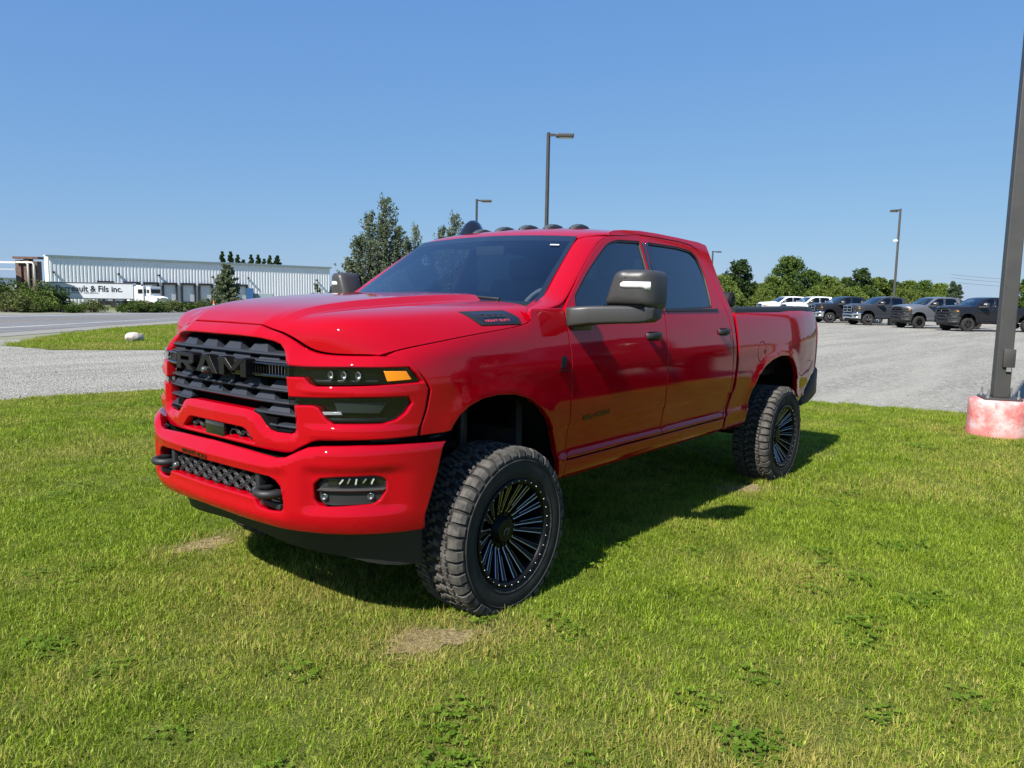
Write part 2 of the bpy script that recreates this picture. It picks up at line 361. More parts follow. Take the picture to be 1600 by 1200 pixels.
hood_cut = interp(HOOD[:, 0, 0], HOOD[:, 0, 2]); hood_cut_y = interp(HOOD[:, 0, 0], HOOD[:, 0, 1])
_e = HOOD[-1]; seam_z = interp(_e[:, 1], _e[:, 2]); seam_x = interp(_e[:, 1], _e[:, 0]); SEAM_Y0, SEAM_Y1 = float(_e[0, 1]), float(_e[-1, 1])
ARCH_F = [(.505, .585), (.495, .62), (.478, .70), (.448, .79), (.404, .875), (.347, .958), (.27, 1.03), (.17, 1.088), (.04, 1.122), (-.09, 1.130), (-.20, 1.122), (-.29, 1.095), (-.352, 1.058), (-.392, 1.012), (-.402, .992)]
ARCH_R = [(3.105, .585), (3.115, .68), (3.135, .80), (3.18, .905), (3.26, .995), (3.38, 1.065), (3.54, 1.112), (3.73, 1.136), (3.92, 1.130), (4.05, 1.085), (4.15, 1.005), (4.23, .90), (4.30, .79), (4.345, .70), (4.36, .65)]
def _dense(p):
    p = np.array(p); q = []
    for i in range(len(p)-1):
        for t in np.linspace(0, 1, 6, endpoint=False): q.append(p[i]+(p[i+1]-p[i])*t)
    return np.array(q+[p[-1]])
_AF, _AR = np.array(ARCH_F), np.array(ARCH_R)
def seg_dist(px, pz, pts):
    p = np.array(pts, float); a = p[:-1]; d = p[1:]-a; L2 = np.maximum((d*d).sum(1), 1e-12); out = np.full(len(px), 9.0)
    for i in range(len(a)):
        t = np.clip(((px-a[i, 0])*d[i, 0]+(pz-a[i, 1])*d[i, 1])/L2[i], 0, 1); out = np.minimum(out, np.hypot(px-a[i, 0]-t*d[i, 0], pz-a[i, 1]-t*d[i, 1]))
    return out
def side_x(y, z):
    y, z = np.broadcast_arrays(np.asarray(y, float), np.asarray(z, float)); shp = y.shape; y = y.ravel(); z = z.ravel()
    x = base_lo(z)+np.where(y < 0, tf(np.minimum(y, -.1)), 0)+np.where(y > 4, tb(np.maximum(y, 4)), 0)
    yc = np.clip(y, SEAM_Y0, SEAM_Y1); zt = seam_z(yc); k = np.clip((z-(zt-.085))/.085, 0, 1.15); dxs = base_lo(zt)+np.where(yc < 0, tf(np.minimum(yc, -.1)), 0)-seam_x(yc)
    x = x-np.where(y < .30, np.maximum(dxs, 0)*k*k*sstep(.30, .12, y), 0)
    k = np.clip((z-1.455)/.075, 0, 1.3); x = x-np.where(y > 2.76, .016*k*k, 0)
    for A, amp in ((_AF, .007), (_AR, .010)):
        sel = (y > A[:, 0].min()-.35) & (y < A[:, 0].max()+.35) & (z < 1.45)
        if sel.any():
            d = seg_dist(y[sel], z[sel], A)
            x = x.copy(); x[sel] += amp*np.exp(-(d/.06)**2)*sstep(.56, .80, z[sel])
    return x.reshape(shp)
def side(y, z): y = np.asarray(y, float); z = np.asarray(z, float); return np.stack([side_x(y, z), y, z], -1)

def plan_curve(pts):
    p = np.array(pts, float); c = np.concatenate([[0], np.cumsum(np.linalg.norm(np.diff(p, axis=0), axis=1))]); fx, fy = interp(c, p[:, 0]), interp(c, p[:, 1])
    t = np.linspace(0, c[-1], 800); X, Y = fx(t), fy(t); s = np.concatenate([[0], np.cumsum(np.hypot(np.diff(X), np.diff(Y)))])
    return (lambda q: np.interp(np.abs(q), s, X)*np.sign(q)), (lambda q: np.interp(np.abs(q), s, Y)), (lambda x: np.interp(abs(x), X, s)*(1 if x >= 0 else -1)), s, X, Y
UXf, UYf, U_s, _US, _UX, _UY = plan_curve([(-.0, -1.0), (.3, -.99), (.5, -.965), (.7, -.90), (.85, -.80), (.93, -.70), (.98, -.58), (.999, -.50), (1.010, -.40)])
BXf, BYf, B_s, _, _, _ = plan_curve([(0, -1.06), (.3, -1.05), (.5, -1.03), (.7, -.96), (.85, -.85), (.95, -.70), (1.0, -.56), (1.018, -.46), (1.026, -.38)])
GRILLE_HALF = [(0, 1.409), (.20, 1.4085), (.345, 1.403), (.42, 1.392), (.458, 1.380), (.488, 1.358), (.506, 1.335), (.522, 1.290), (.60, 1.291), (.80, 1.297), (.962, 1.296), (.978, 1.262), (.987, 1.224), (.90, 1.2155), (.68, 1.2075), (.655, 1.215), (.628, 1.242), (.538, 1.240), (.549, 1.152), (.70, 1.156), (.85, 1.162), (.966, 1.163), (.972, 1.135), (.962, 1.092), (.945, 1.062), (.915, 1.048), (.755, 1.046), (.728, 1.062), (.692, 1.112), (.664, 1.121), (.557, 1.115), (.564, 1.068), (.568, 1.015), (.560, .993), (.541, .984), (.455, .983), (.415, .990), (.388, 1.008), (.346, 1.047), (.32, 1.060), (.249, 1.067), (0, 1.069)]
_gd1, _gd2 = GRILLE_HALF[:8], GRILLE_HALF[30:]
def fascia(s, z):
    s = np.asarray(s, float); z = np.asarray(z, float); x = UXf(s); y = UYf(s); ab = np.abs(x); ax = np.clip(ab, 0, float(HOOD[-1, 0, 0])); zt = hood_cut(ax); k = np.clip((z-(zt-.105))/.105, 0, 1.1)
    k2 = np.clip((.95-z)/.08, 0, 1.2); y = y+(hood_cut_y(ax)-UYf(np.interp(ax, _UX, _US)))*k*k+.02*k2*k2
    # ledge between the lamps, shelf under the lower lamp, chamfer round the grille mouth
    out = sstep(.57, .68, ab)*sstep(1.0, .95, ab)
    y = y-.008*out*np.exp(-((z-1.186)/.017)**2)-.016*sstep(.60, .74, ab)*sstep(1.046, 1.028, z)*sstep(.955, .99, z)*sstep(1.0, .95, ab)
    d = np.full(np.shape(z), 9.0)
    zf, xf = np.atleast_1d(z).ravel(), np.atleast_1d(ab).ravel()
    dd = np.minimum(seg_dist(xf, zf, _gd1), seg_dist(xf, zf, _gd2)).reshape(np.shape(z))
    return np.stack([x, y+.020*np.clip(1-dd/.032, 0, 1)*sstep(1.42, 1.37, z+.0*x)-.0, z], -1)
bump_top = interp([0, .42, .52, .57, .625, .673, .74, .86, .97, 1.02], [.904, .894, .891, .899, .928, .951, .961, .966, .963, .952])
bump_ridge = interp([0, .40, .52, .58, .66, .75, .86, .97, 1.02], [.840, .842, .850, .868, .905, .924, .930, .933, .930])
def bumper_fn(s, z):
    s = np.asarray(s, float); z = np.asarray(z, float); x = BXf(s); ax = np.abs(x); y = BYf(s); zr = bump_ridge(ax); q = z-zr
    up = np.where(q > -.012, (np.clip(q+.012, 0, 1))**2/(np.clip(q+.012, 0, 1)+.016)*.90, 0)
    lo = np.clip((.65-z)/.09, 0, 1.2); rec = .020*sstep(.645, .71, ax)*sstep(.995, .935, ax)*sstep(.645, .692, z)*sstep(.875, .822, z)
    cen = .012*sstep(.62, .55, ax)*sstep(.86, .80, z)*sstep(.60, .66, z)
    nx = sstep(.6, 1.0, ax)
    return np.stack([x-np.sign(x)*(up*.25+rec*.45)*nx, y+up+.035*lo*lo+rec*.9+cen, z], -1)
def mirx(pts): return [(-a, b) for a, b in reversed(pts)]
def sym_poly(half): return half+[(-a, b) for a, b in reversed(half) if abs(a) > 1e-6]
def to_s(pts, f): return [(f(p[0]),)+tuple(p[1:]) for p in pts]

VENT = [(-.205, 1.534), (.100, 1.541), (.145, 1.503), (.132, 1.472), (-.145, 1.468)]
def build_truck(root):
    T = {}
    RED = "red_paint"
    both = (False, True)
    # ---------------------------------------------------------------- hood (B-spline net from centre line to fender seam)
    full = np.concatenate([HOOD[:0:-1]*[-1, 1, 1], HOOD])
    hood = gridpanel("hood", full, RED, root, er=.004, depth=.03)
    S = HOOD
    # engine-call-out vent badges on the hood flanks
    hp = S[int(len(S)*.62):].reshape(-1, 3)
    def hood_x(y, z):
        y = np.atleast_1d(np.asarray(y, float)); z = np.atleast_1d(np.asarray(z, float)); y, z = np.broadcast_arrays(y, z); out_ = np.empty(y.shape)
        for i_ in range(y.size):
            dy_, dz_ = hp[:, 1]-y.flat[i_], hp[:, 2]-z.flat[i_]; w_ = np.exp(-((dy_/.035)**2+(dz_/.010)**2))+1e-12; A_ = np.stack([np.ones_like(dy_), dy_, dz_], 1)
            out_.flat[i_] = np.linalg.solve(A_.T @ (A_*w_[:, None]), A_.T @ (hp[:, 0]*w_))[0]
        return out_
    vent_fn = lambda d: (lambda y, z: np.stack([hood_x(y, z)+d, np.asarray(y, float)+0*np.asarray(z), np.asarray(z, float)+0*np.asarray(y)], -1))
    vp = round_poly(VENT, .010)
    for mi in both:
        sg = -1 if mi else 1
        v = panel("hood_vent", vp, vent_fn(.008), "black_plastic", root, res=.03, er=.005, depth=.03, mirror=mi)
        inner = round_poly([(-.155, 1.527), (.10, 1.533), (.132, 1.503), (.122, 1.481), (-.115, 1.477)], .01)
        panel("vent_recess", inner, vent_fn(.0095), "gloss_black", v, res=.03, er=.002, depth=.006, mirror=mi)
        cvx = lambda u, w, d, zc, yc=-.02: (sg*(float(hood_x(yc+u, zc+w+u*.02)[0])+.013), yc+u, zc+w+u*.02)
        fl = (lambda u, w, d, zc: cvx(u, w, d, zc)) if not mi else (lambda u, w, d, zc: cvx(-u, w, d, zc))
        text_mesh("vent_number", "2500", lambda u, w, d: fl(u, w, d, 1.515), "grille_plastic", v, size=.020, bold=.02, width=.15)
        text_mesh("vent_lettering", "HEAVY DUTY", lambda u, w, d: fl(u, w, d, 1.490), "red_text", v, size=.0105, bold=.02, width=.17)
    # ---------------------------------------------------------------- fenders
    ftop = [(-.688, 1.3415), (-.672, 1.350)]+[(y, float(seam_z(y))-.006) for y in (-.65, -.62, -.58, -.53, -.48, -.42, -.33, -.25, -.1, 0, .08, .13, .17, .20)]+[(.214, 1.490), (.222, 1.53), (.24, 1.548), (.40, 1.550), (.520, 1.550)]
    frear = [(.519, 1.50), (.530, 1.38), (.539, 1.28), (.542, 1.0), (.550, .80), (.556, .70), (.545, .60)]
    fend = ftop+frear+ARCH_F[0:]+[(-.44, .987), (-.566, .985), (-.558, 1.03), (-.532, 1.10), (-.513, 1.19), (-.543, 1.24), (-.583, 1.285), (-.620, 1.316), (-.655, 1.333)]
    for mi in both:
        sg = -1 if mi else 1
        f = panel("front_fender", fend, side, RED, root, res=.04, mirror=mi, depth=.035)
        # black diesel emblem
        e = MB(); e.prism(round_poly([(.448, 1.290), (.488, 1.294), (.492, 1.262), (.470, 1.222), (.440, 1.226)], .008), lambda a, b, d: (sg*(side_x(a, b)+.008-d), a, b), .012)
        e.prism([(.415, 1.218), (.505, 1.218), (.505, 1.211), (.415, 1.211)], lambda a, b, d: (sg*(side_x(a, b)+.007-d), a, b), .010); e.build("fender_emblem", "badge_black", f)
    # ---------------------------------------------------------------- doors, windows, cab side
    fd = [(.562, .705), (.552, .80), (.549, 1.0), (.546, 1.28), (.537, 1.38), (.526, 1.50), (.532, 1.535), (.556, 1.567), (.60, 1.602), (.69, 1.668), (.784, 1.738), (.90, 1.815), (1.006, 1.882), (1.10, 1.935), (1.17, 1.968), (1.26, 1.996), (1.366, 2.013), (1.50, 2.024), (1.712, 2.034), (1.690, 1.80), (1.655, 1.53), (1.654, 1.0), (1.662, .705)]
    fg = round_poly([(.640, 1.545, .02), (.672, 1.622, .02), (.872, 1.757, .05), (1.085, 1.880, .08), (1.235, 1.958, .08), (1.370, 1.984, .05), (1.660, 1.994, .015), (1.632, 1.80, .05), (1.606, 1.540, .015)], .02, 5)
    rd = [(1.669, .705), (1.661, 1.0), (1.662, 1.53), (1.697, 1.80), (1.719, 2.034), (1.95, 2.034), (2.27, 2.026), (2.43, 2.012), (2.52, 1.985), (2.565, 1.93), (2.588, 1.82), (2.602, 1.68), (2.625, 1.58), (2.668, 1.48), (2.705, 1.36), (2.722, 1.22), (2.722, 1.02), (2.700, .84), (2.668, .755), (2.630, .707)]
    rg = round_poly([(1.704, 1.540, .015), (1.734, 1.80, .05), (1.762, 1.994, .015), (2.20, 1.990, .1), (2.40, 1.972, .06), (2.475, 1.925, .06), (2.500, 1.80, .1), (2.470, 1.65, .1), (2.430, 1.552, .02)], .02, 5)
    cpil = [(1.27, 2.004), (1.366, 2.021), (1.50, 2.032), (1.715, 2.042), (1.95, 2.042), (2.27, 2.034), (2.435, 2.020), (2.527, 1.992), (2.573, 1.934), (2.596, 1.82), (2.610, 1.682), (2.633, 1.585), (2.676, 1.483), (2.713, 1.362), (2.730, 1.22), (2.730, 1.02), (2.708, .838), (2.676, .752), (2.640, .70), (2.672, .70), (2.705, .76), (2.745, .90), (2.772, 1.02), (2.784, 1.14), (2.776, 1.31), (2.752, 1.52), (2.724, 1.65), (2.712, 1.80), (2.712, 1.95), (2.716, 2.035), (2.60, 2.052), (2.27, 2.064), (1.95, 2.072), (1.715, 2.072), (1.50, 2.060), (1.366, 2.047), (1.30, 2.030)]
    rocker = [(.556, .694), (.552, .62), (.560, .587), (2.60, .592), (2.672, .62), (2.672, .694)]
    shell = [(.30, .59), (2.70, .59), (2.78, 1.1), (2.72, 1.6), (2.70, 2.03), (2.2, 2.05), (1.7, 2.06), (1.30, 2.03), (1.0, 1.88), (.60, 1.60), (.3, 1.5), (.3, 1.13), (.42, 1.0), (.53, .8)]
    for mi in both:
        sg = -1 if mi else 1
        d = panel("front_door", fd, side, RED, root, holes=[fg], res=.04, mirror=mi)
        panel("door_glass", offset_loop(np.array(fg[::-1] if area2(np.array(fg)) < 0 else fg), -.012).tolist(), side, "front_tint_glass", d, res=.05, er=.002, depth=.005, off=-.014, mirror=mi)
        r = panel("rear_door", rd, side, RED, root, holes=[rg], res=.04, mirror=mi)
        panel("door_glass", offset_loop(np.array(rg[::-1] if area2(np.array(rg)) < 0 else rg), -.012).tolist(), side, "tint_glass", r, res=.05, er=.002, depth=.005, off=-.014, mirror=mi)
        for dd, a0, a1 in ((d, fg, None), (r, rg, None)):      # black rubber seals round the glass
            g = np.array(a0); g = g[::-1] if area2(g) < 0 else g
            panel("window_seal", offset_loop(g, -.003).tolist(), side, "black_plastic", dd, holes=[offset_loop(g, .011).tolist()], res=.03, er=.002, depth=.012, off=-.004, mirror=mi)
        # black pillar cover between the two windows
        panel("pillar_cover", round_poly([(1.617, 1.548), (1.643, 1.80), (1.671, 1.986), (1.707, 1.988), (1.684, 1.80), (1.651, 1.548)], .004), side, "gloss_black", d, res=.03, er=.002, depth=.01, off=.004, mirror=mi)
        panel("pillar_cover", round_poly([(1.664, 1.548), (1.696, 1.80), (1.721, 1.988), (1.752, 1.988), (1.724, 1.80), (1.693, 1.548)], .004), side, "gloss_black", r, res=.03, er=.002, depth=.01, off=.004, mirror=mi)
        # belt mouldings
        for dd, y0, y1 in ((d, .66, 1.646), (r, 1.668, 2.50)):
            panel("belt_moulding", [(y0, 1.526), (y1, 1.526), (y1, 1.546), (y0, 1.546)], side, "black_plastic", dd, res=.05, er=.003, depth=.012, off=.006, mirror=mi)
        # handles: bow handle over a flat black patch painted as the cup's shade
        for dd, y0 in ((d, 1.475), (r, 2.555)):
            h = MB(); ln = .185
            pts = [(y0-ln/2+t*ln, 1.372+.006*t) for t in np.linspace(0, 1, 9)]
            n = 10
            V = []; F = []
            for i, (a, b) in enumerate(pts):
                t = i/8; out = .034*math.sin(math.pi*min(max((t-.0), 0), 1))**.45+.004; hh = .019+.004*math.sin(math.pi*t)
                for k in range(n):
                    an = 2*math.pi*k/n; V.append((sg*(float(side_x(a, b))+out-.012+.012*math.cos(an)), a, b+hh*math.sin(an)))
            for i in range(8):
                for k in range(n): F.append((i*n+k, i*n+(k+1) % n, (i+1)*n+(k+1) % n, (i+1)*n+k))
            F += [tuple(range(n)), tuple(8*n+k for k in range(n))]; h.add(V, F); hd = h.build("door_handle", "black_plastic", dd, smooth=True)
            panel("cup_shade", round_poly([(y0-.075, 1.345), (y0+.07, 1.345), (y0+.07, 1.40), (y0-.075, 1.40)], .024), side, "dark_void", hd, res=.03, er=.002, depth=.004, off=.0015, mirror=mi)
        panel("cab_corner", cpil, side, RED, root, res=.04, mirror=mi)
        panel("rocker_panel", rocker, side, RED, root, res=.04, mirror=mi)
        panel("gap_blackout", shell, side, "dark_void", root, holes=[offset_loop(np.array(q if area2(np.array(q)) > 0 else q[::-1]), -.012).tolist() for q in (fg, rg)], res=.07, off=-.032, depth=.01, mirror=mi)  # black sheet added behind the panels to darken the gaps and block light
        # door name badge
        fnb = (lambda u, w, dpt: (sg*(float(side_x(.815+u*sg, .933+w))+.004), .815+u*sg, .933+w+u*.045*sg))
        text_mesh("door_badge", "BIG HORN", fnb, "badge_black", d, size=.030, bold=.03, width=.28)
    # ---------------------------------------------------------------- A pillars, roof, windshield
    inn = [(.900, .205, 1.515), (.855, .385, 1.568), (.805, .535, 1.603), (.770, .66, 1.698), (.735, .80, 1.803), (.704, .93, 1.900), (.678, 1.040, 1.978), (.690, 1.17, 2.014), (.705, 1.36, 2.020)]
    out = [(.968, .205, 1.500), (.964, .385, 1.551), (.955, .545, 1.570), (.918, .672, 1.662), (.868, .850, 1.785), (.815, 1.035, 1.903), (.776, 1.19, 1.984), (.762, 1.34, 2.010), (.750, 1.52, 2.012)]
    inn, out = np.array(inn), np.array(out); mid = (inn+out)/2; bul = np.array([(.012, -.012, .018)]*9)*np.array([.3, .4, .45, .45, .45, .45, .45, .2, -.2])[:, None]
    net = np.stack([inn-[.01, 0, .014], inn, inn*.72+out*.28+bul*.9, mid+bul, inn*.25+out*.75+bul*.75, out, out-[.016, -.004, .014]])
    for mi in both: gridpanel("windshield_pillar", bspline_net(net, 5, 6), RED, root, depth=.02, mirror=mi, flip=True)
    ys = [1.050, 1.13, 1.27, 1.46, 1.85, 2.27, 2.56, 2.70, 2.735]
    zc = [2.011, 2.043, 2.074, 2.094, 2.106, 2.100, 2.082, 2.060, 2.03]
    rnet = []
    for fx, dz in ((0, 0), (.34, -.006), (.60, -.020), (.80, -.042), (.91, -.062), (.97, -.078), (1.0, -.098)):
        row = []
        for i, (y, z) in enumerate(zip(ys, zc)):
            edge_x = [.690, .728, .768, .762, .744, .744, .750, .745, .735][i]; edge_dz = [.032, .045, .060, .068, .068, .068, .066, .062, .06][i]
            row.append((fx*edge_x, y+(.0 if i > 2 else .03*fx**4*(2-i)*-.0), z+dz/.098*edge_dz))
        rnet.append(row)
    rs = bspline_net(np.array(rnet), 6, 5); rfull = np.concatenate([rs[:0:-1]*[-1, 1, 1], rs]); roof = gridpanel("roof", rfull, RED, root, depth=.04)
    rp = rfull.reshape(-1, 3)
    def roof_z(x, y): w = np.exp(-((rp[:, 0]-x)**2+(rp[:, 1]-y)**2)/.035**2); return float((w*rp[:, 2]).sum()/w.sum())
    # five roof marker lamps: teardrop housings
    for x in (-.435, -.217, 0, .217, .435):
        y = 1.40; z = roof_z(x, y); ml = MB(); V = []; F = []; n = 12
        prof = [(a_, w_*.82, h_*.85) for a_, w_, h_ in [(-.075, .012, .003), (-.066, .030, .014), (-.04, .042, .026), (0, .048, .034), (.05, .046, .034), (.10, .036, .024), (.135, .018, .010), (.145, .006, .002)]]
        for a, w_, h_ in prof:
            for k in range(n): t = math.pi*k/(n-1); V.append((x+w_*math.cos(t), y+a, roof_z(x, y+a)-.008+(h_+.008)*math.sin(t)))
        for i in range(len(prof)-1):
            for k in range(n-1): F.append((i*n+k, i*n+k+1, (i+1)*n+k+1, (i+1)*n+k))
        ml.add(V, F); o = ml.build("roof_marker_lamp", "black_plastic", roof, smooth=True)
        ln = MB(); V = []; F = []
        for a, w_, h_ in prof[:4]:
            for k in range(n): t = math.pi*(.12+.76*k/(n-1)); V.append((x+(w_+.0015)*math.cos(t)*.9, y+a-.002, roof_z(x, y+a)-.008+(h_+.0095)*math.sin(t)))
        for i in range(3):
            for k in range(n-1): F.append((i*n+k, i*n+k+1, (i+1)*n+k+1, (i+1)*n+k))
        ln.add(V, F); ln.build("marker_lens", "lamp_grey", o, smooth=True)
    # shark-fin aerial on the passenger side of the roof
    sf = MB(); V = []; F = []; n = 12; ax_, ay_ = -.575, 1.44
    prof = [(-.10, .018, .004), (-.075, .034, .045), (-.04, .042, .092), (.0, .044, .115), (.05, .042, .118), (.09, .034, .10), (.12, .016, .04), (.13, .006, .004)]
    for a, w_, h_ in prof:
        for k in range(n): t = math.pi*k/(n-1); V.append((ax_+1.8*w_*math.cos(t)*(1-.35*math.sin(t)), ay_+a, roof_z(ax_, ay_+a)-.01+(h_+.01)*math.sin(t)**.7))
    for i in range(len(prof)-1):
        for k in range(n-1): F.append((i*n+k, i*n+k+1, (i+1)*n+k+1, (i+1)*n+k))
    sf.add(V, F); sf.build("aerial", "gloss_black", roof, smooth=True)
    # windshield: from the cowl line to the header, bowed forwards in plan
    wnet = []
    for fx in (0, .35, .65, .88, 1.0):
        row = []
        for t in (0, .2, .4, .6, .8, 1.0):
            ex, ey, ez = [(.845, .475, 1.565), (.800, .575, 1.640), (.768, .695, 1.728), (.738, .815, 1.816), (.708, .935, 1.903), (.680, 1.052, 1.985)][int(round(t*5))]
            bow = (1-fx**2)*[.16, .13, .10, .07, .045, .022][int(round(t*5))]
            row.append((fx*ex, ey-bow, ez+(1-fx**2)*[.012, .012, .012, .014, .018, .024][int(round(t*5))]))
        wnet.append(row)
    ws = bspline_net(np.array(wnet), 6, 5); wfull = np.concatenate([ws[:0:-1]*[-1, 1, 1], ws])
    wsh = gridpanel("windshield", wfull, "windshield_glass", root, depth=.006, er=.001, off=.004)
    # black ceramic band round the glass
    for nm, sl in (("frit_side", np.s_[-3:, :]), ("frit_side", np.s_[:3, :]), ("frit_top", np.s_[2:-2, -3:])): gridpanel(nm, wfull[sl], "black_plastic", wsh, depth=.004, er=.001, off=.0005, edges=False)
    st = MB(); st.add([(.50+.02*a, 1.038+.0-.075*b, 1.982-.06*b) for a, b in ((0, 0), (3, 0), (3, .35), (0, .35))], [(0, 1, 2, 3)])
    V = [wfull[-9, -5]+np.array((0, -.007, .010)), wfull[-6, -5]+np.array((0, -.007, .010)), wfull[-6, -6]*.35+wfull[-6, -5]*.65+np.array((0, -.007, .010)), wfull[-9, -6]*.35+wfull[-9, -5]*.65+np.array((0, -.007, .010))]
    st = MB(); st.add(V, [(0, 1, 2, 3)]); st.build("sticker", "white_lens", wsh)
    # cowl panel and wipers
    cw = np.array([[(x, .34-.02*(x/.9)**2+.26*t-.16*(1-(x/.9)**2)*t+.06*(1-(x/.95)**2), 1.598-.028*(x/.9)**2-.05*t*(1-t)-.012-.03*(1-t)) for t in (0, .5, 1.0)] for x in np.linspace(-.9, .9, 25)])
    gridpanel("cowl", cw, "black_plastic", root, depth=.01, flip=False)
    for x0, x1 in ((.62, .10), (-.02, -.55)):
        w = MB(); P0 = [(x0+(x1-x0)*t, .40-.055*math.sin(math.pi*(.5+.0*t))+.07*(((x0+(x1-x0)*t)/.8)**2)+.03*t, 1.606+.012*t-.022*((x0+(x1-x0)*t)/.8)**2) for t in np.linspace(0, 1, 9)]
        w.tube(P0, .008, 6); w.tube([(x0, .36, 1.575), P0[0], P0[4]], .009, 6); w.build("wiper", "black_plastic", root)
    # rear wall of the cab with back window
    bw = [(-.74, 1.50), (.74, 1.50), (.80, 1.62)] ; 
    rw = lambda x, z: np.stack([x, 2.735+.0*np.asarray(x)-.03*np.clip((np.asarray(z)-1.6)/.4, 0, 1)**2, z], -1)
    ro = [(.97, .62), (.985, 1.2), (.955, 1.54), (.83, 1.84), (.745, 1.98), (.69, 2.025), (-.69, 2.025), (-.745, 1.98), (-.83, 1.84), (-.955, 1.54), (-.985, 1.2), (-.97, .62)]
    rh = round_poly([(.70, 1.60), (.62, 1.94), (-.62, 1.94), (-.70, 1.60)], .06)
    cr = panel("cab_rear_wall", ro, rw, RED, root, holes=[rh], res=.08, sgn=-1)
    panel("back_window", rh, rw, "tint_glass", cr, res=.08, sgn=-1, off=-.008, er=.002, depth=.006)
    # ---------------------------------------------------------------- bed
    bs = [(2.806, 1.505), (2.822, 1.30), (2.830, 1.12), (2.815, .97), (2.778, .84), (2.735, .74), (2.705, .66), (2.700, .60), (2.76, .592)]+[(3.09, .588)]+ARCH_R+[(4.37, .66), (4.55, .715), (4.74, .81), (4.86, .93), (4.905, .97), (4.935, 1.10), (4.945, 1.25), (4.95, 1.385), (4.935, 1.43), (4.875, 1.505), (4.84, 1.520), (4.6, 1.526), (3.8, 1.524), (2.82, 1.518)]
    fuel = [(3.305+.088*math.cos(t), 1.188+.088*math.sin(t)) for t in np.linspace(0, 2*math.pi, 28, endpoint=False)]
    fuel2 = [(3.305+.083*math.cos(t), 1.188+.083*math.sin(t)) for t in np.linspace(0, 2*math.pi, 28, endpoint=False)]
    lampz = [(4.902, .955), (4.932, 1.10), (4.942, 1.25), (4.947, 1.375), (4.93, 1.415), (4.90, 1.415), (4.885, .955)]
    for mi in both:
        sg = -1 if mi else 1
        b = panel("bed_side", bs, side, RED, root, holes=[] if mi else [fuel], res=.045, mirror=mi, depth=.04)
        if not mi:
            fo = panel("fuel_door", fuel2, side, RED, b, res=.03, er=.003, depth=.015)
            panel("notch_shade", round_poly([(3.352, 1.172), (3.372, 1.172), (3.372, 1.204), (3.352, 1.204)], .006), side, "dark_void", fo, res=.02, er=.001, depth=.003, off=.001)  # flat black patch on the fuel door, painting the notch's shade
            panel("fuel_pocket", fuel, side, "dark_void", b, res=.05, er=.001, depth=.01, off=-.02)
        tl = panel("tail_lamp", lampz, side, "red_lens", root, res=.03, mirror=mi, off=.006, er=.005)
        # bed rail cap (tonneau rail) and inner wall
        rl = MB(); P0 = [(2.83, 1.523), (3.8, 1.529), (4.6, 1.531), (4.84, 1.524)]
        for i in range(3):
            (y0, z0), (y1, z1) = P0[i], P0[i+1]; x0, x1 = float(side_x(y0, 1.51))-.002, float(side_x(y1, 1.51))-.002
            V = []
            for x_, y_, z_ in ((x0, y0, z0), (x1, y1, z1)):
                for dx, dz in ((0, -.006), (-.004, .020), (-.02, .034), (-.085, .036), (-.095, .0), (-.095, -.05)): V.append((sg*(x_+dx), y_, z_+dz))
            rl.add(V, [(k, k+1, 6+k+1, 6+k) for k in range(5)]+[tuple(range(6)), tuple(range(11, 5, -1))])
        rl.build("bed_rail", "black_plastic", root, auto=40)
        iw = MB(); iw.box((sg*.86, 3.86, 1.28), (.03, 2.05, .50)); iw.build("bed_inner_wall", "liner", root)
    # bed floor, head board, tailgate
    q = MB(); q.box((0, 3.86, 1.02), (1.70, 2.06, .04)); q.box((0, 2.84, 1.27), (1.80, .03, .50)); q.build("bed_floor", "liner", root)
    tg = [(-.86, .97), (.86, .97), (.89, 1.10), (.89, 1.50), (.86, 1.53), (-.86, 1.53), (-.89, 1.50), (-.89, 1.10)]
    tailgate = panel("tailgate", round_poly(tg, .02), lambda x, z: np.stack([x, 4.985-.02*(np.asarray(x)/.9)**2-.01*np.clip((np.asarray(z)-1.4)/.12, 0, 1)**2, z], -1), RED, root, res=.08, sgn=-1, depth=.06)
    h = MB(); h.box((0, 4.995, 1.43), (.30, .02, .07), bev=.008); h.build("tailgate_handle", "black_plastic", tailgate)
    for sg in (-1, 1): q = MB(); q.box((sg*.80, 4.60, .86), (.16, .55, .42)); q.build("quarter_filler", "liner", root)
    # rolled-up tonneau behind the cab
    rt = MB(); rt.lathe([(-.86, .001), (-.86, .055), (-.855, .064), (.905, .064), (.91, .055), (.91, .001)], 28, 'x', (0, 2.905, 1.612)); rt.lathe([(.905, .045), (.914, .043), (.914, .020), (.906, .018)], 28, 'x', (0, 2.905, 1.612))
    rt.build("rolled_tonneau", "tonneau", root, auto=40)
    # rear bumper with end caps
    rb = MB()
    Y0 = [(-.955, 4.60, .66, .60), (-.955, 4.78, .79, .61), (-.950, 4.93, .935, .64), (-.935, 5.05, .95, .66), (-.86, 5.12, .93, .66), (-.60, 5.15, .90, .64), (0, 5.16, .90, .64)]
    Y0 = Y0+[(-x, y, a, b) for x, y, a, b in reversed(Y0[:-1])]
    V = []
    for i_, (x, y, zt_, zb_) in enumerate(Y0):
        ix = -np.sign(x)*(.05 if abs(x) > .9 else 0); e = 1 if abs(x) > .9 else 0
        for k_, z in ((1, zb_-.01), (.3, zb_), (0, zb_+.03), (0, zt_-.03), (.3, zt_), (1.4, zt_+.005)): V.append((x+ix*k_, y-(1-e)*.07*k_-e*.02*k_, z))
    F = [(i*6+k, i*6+k+1, (i+1)*6+k+1, (i+1)*6+k) for i in range(len(Y0)-1) for k in range(5)]+[tuple(range(6)), tuple(range(len(Y0)*6-1, len(Y0)*6-7, -1))]; rb.add(V, F); rb.build("rear_bumper", "black_plastic", root, auto=35)
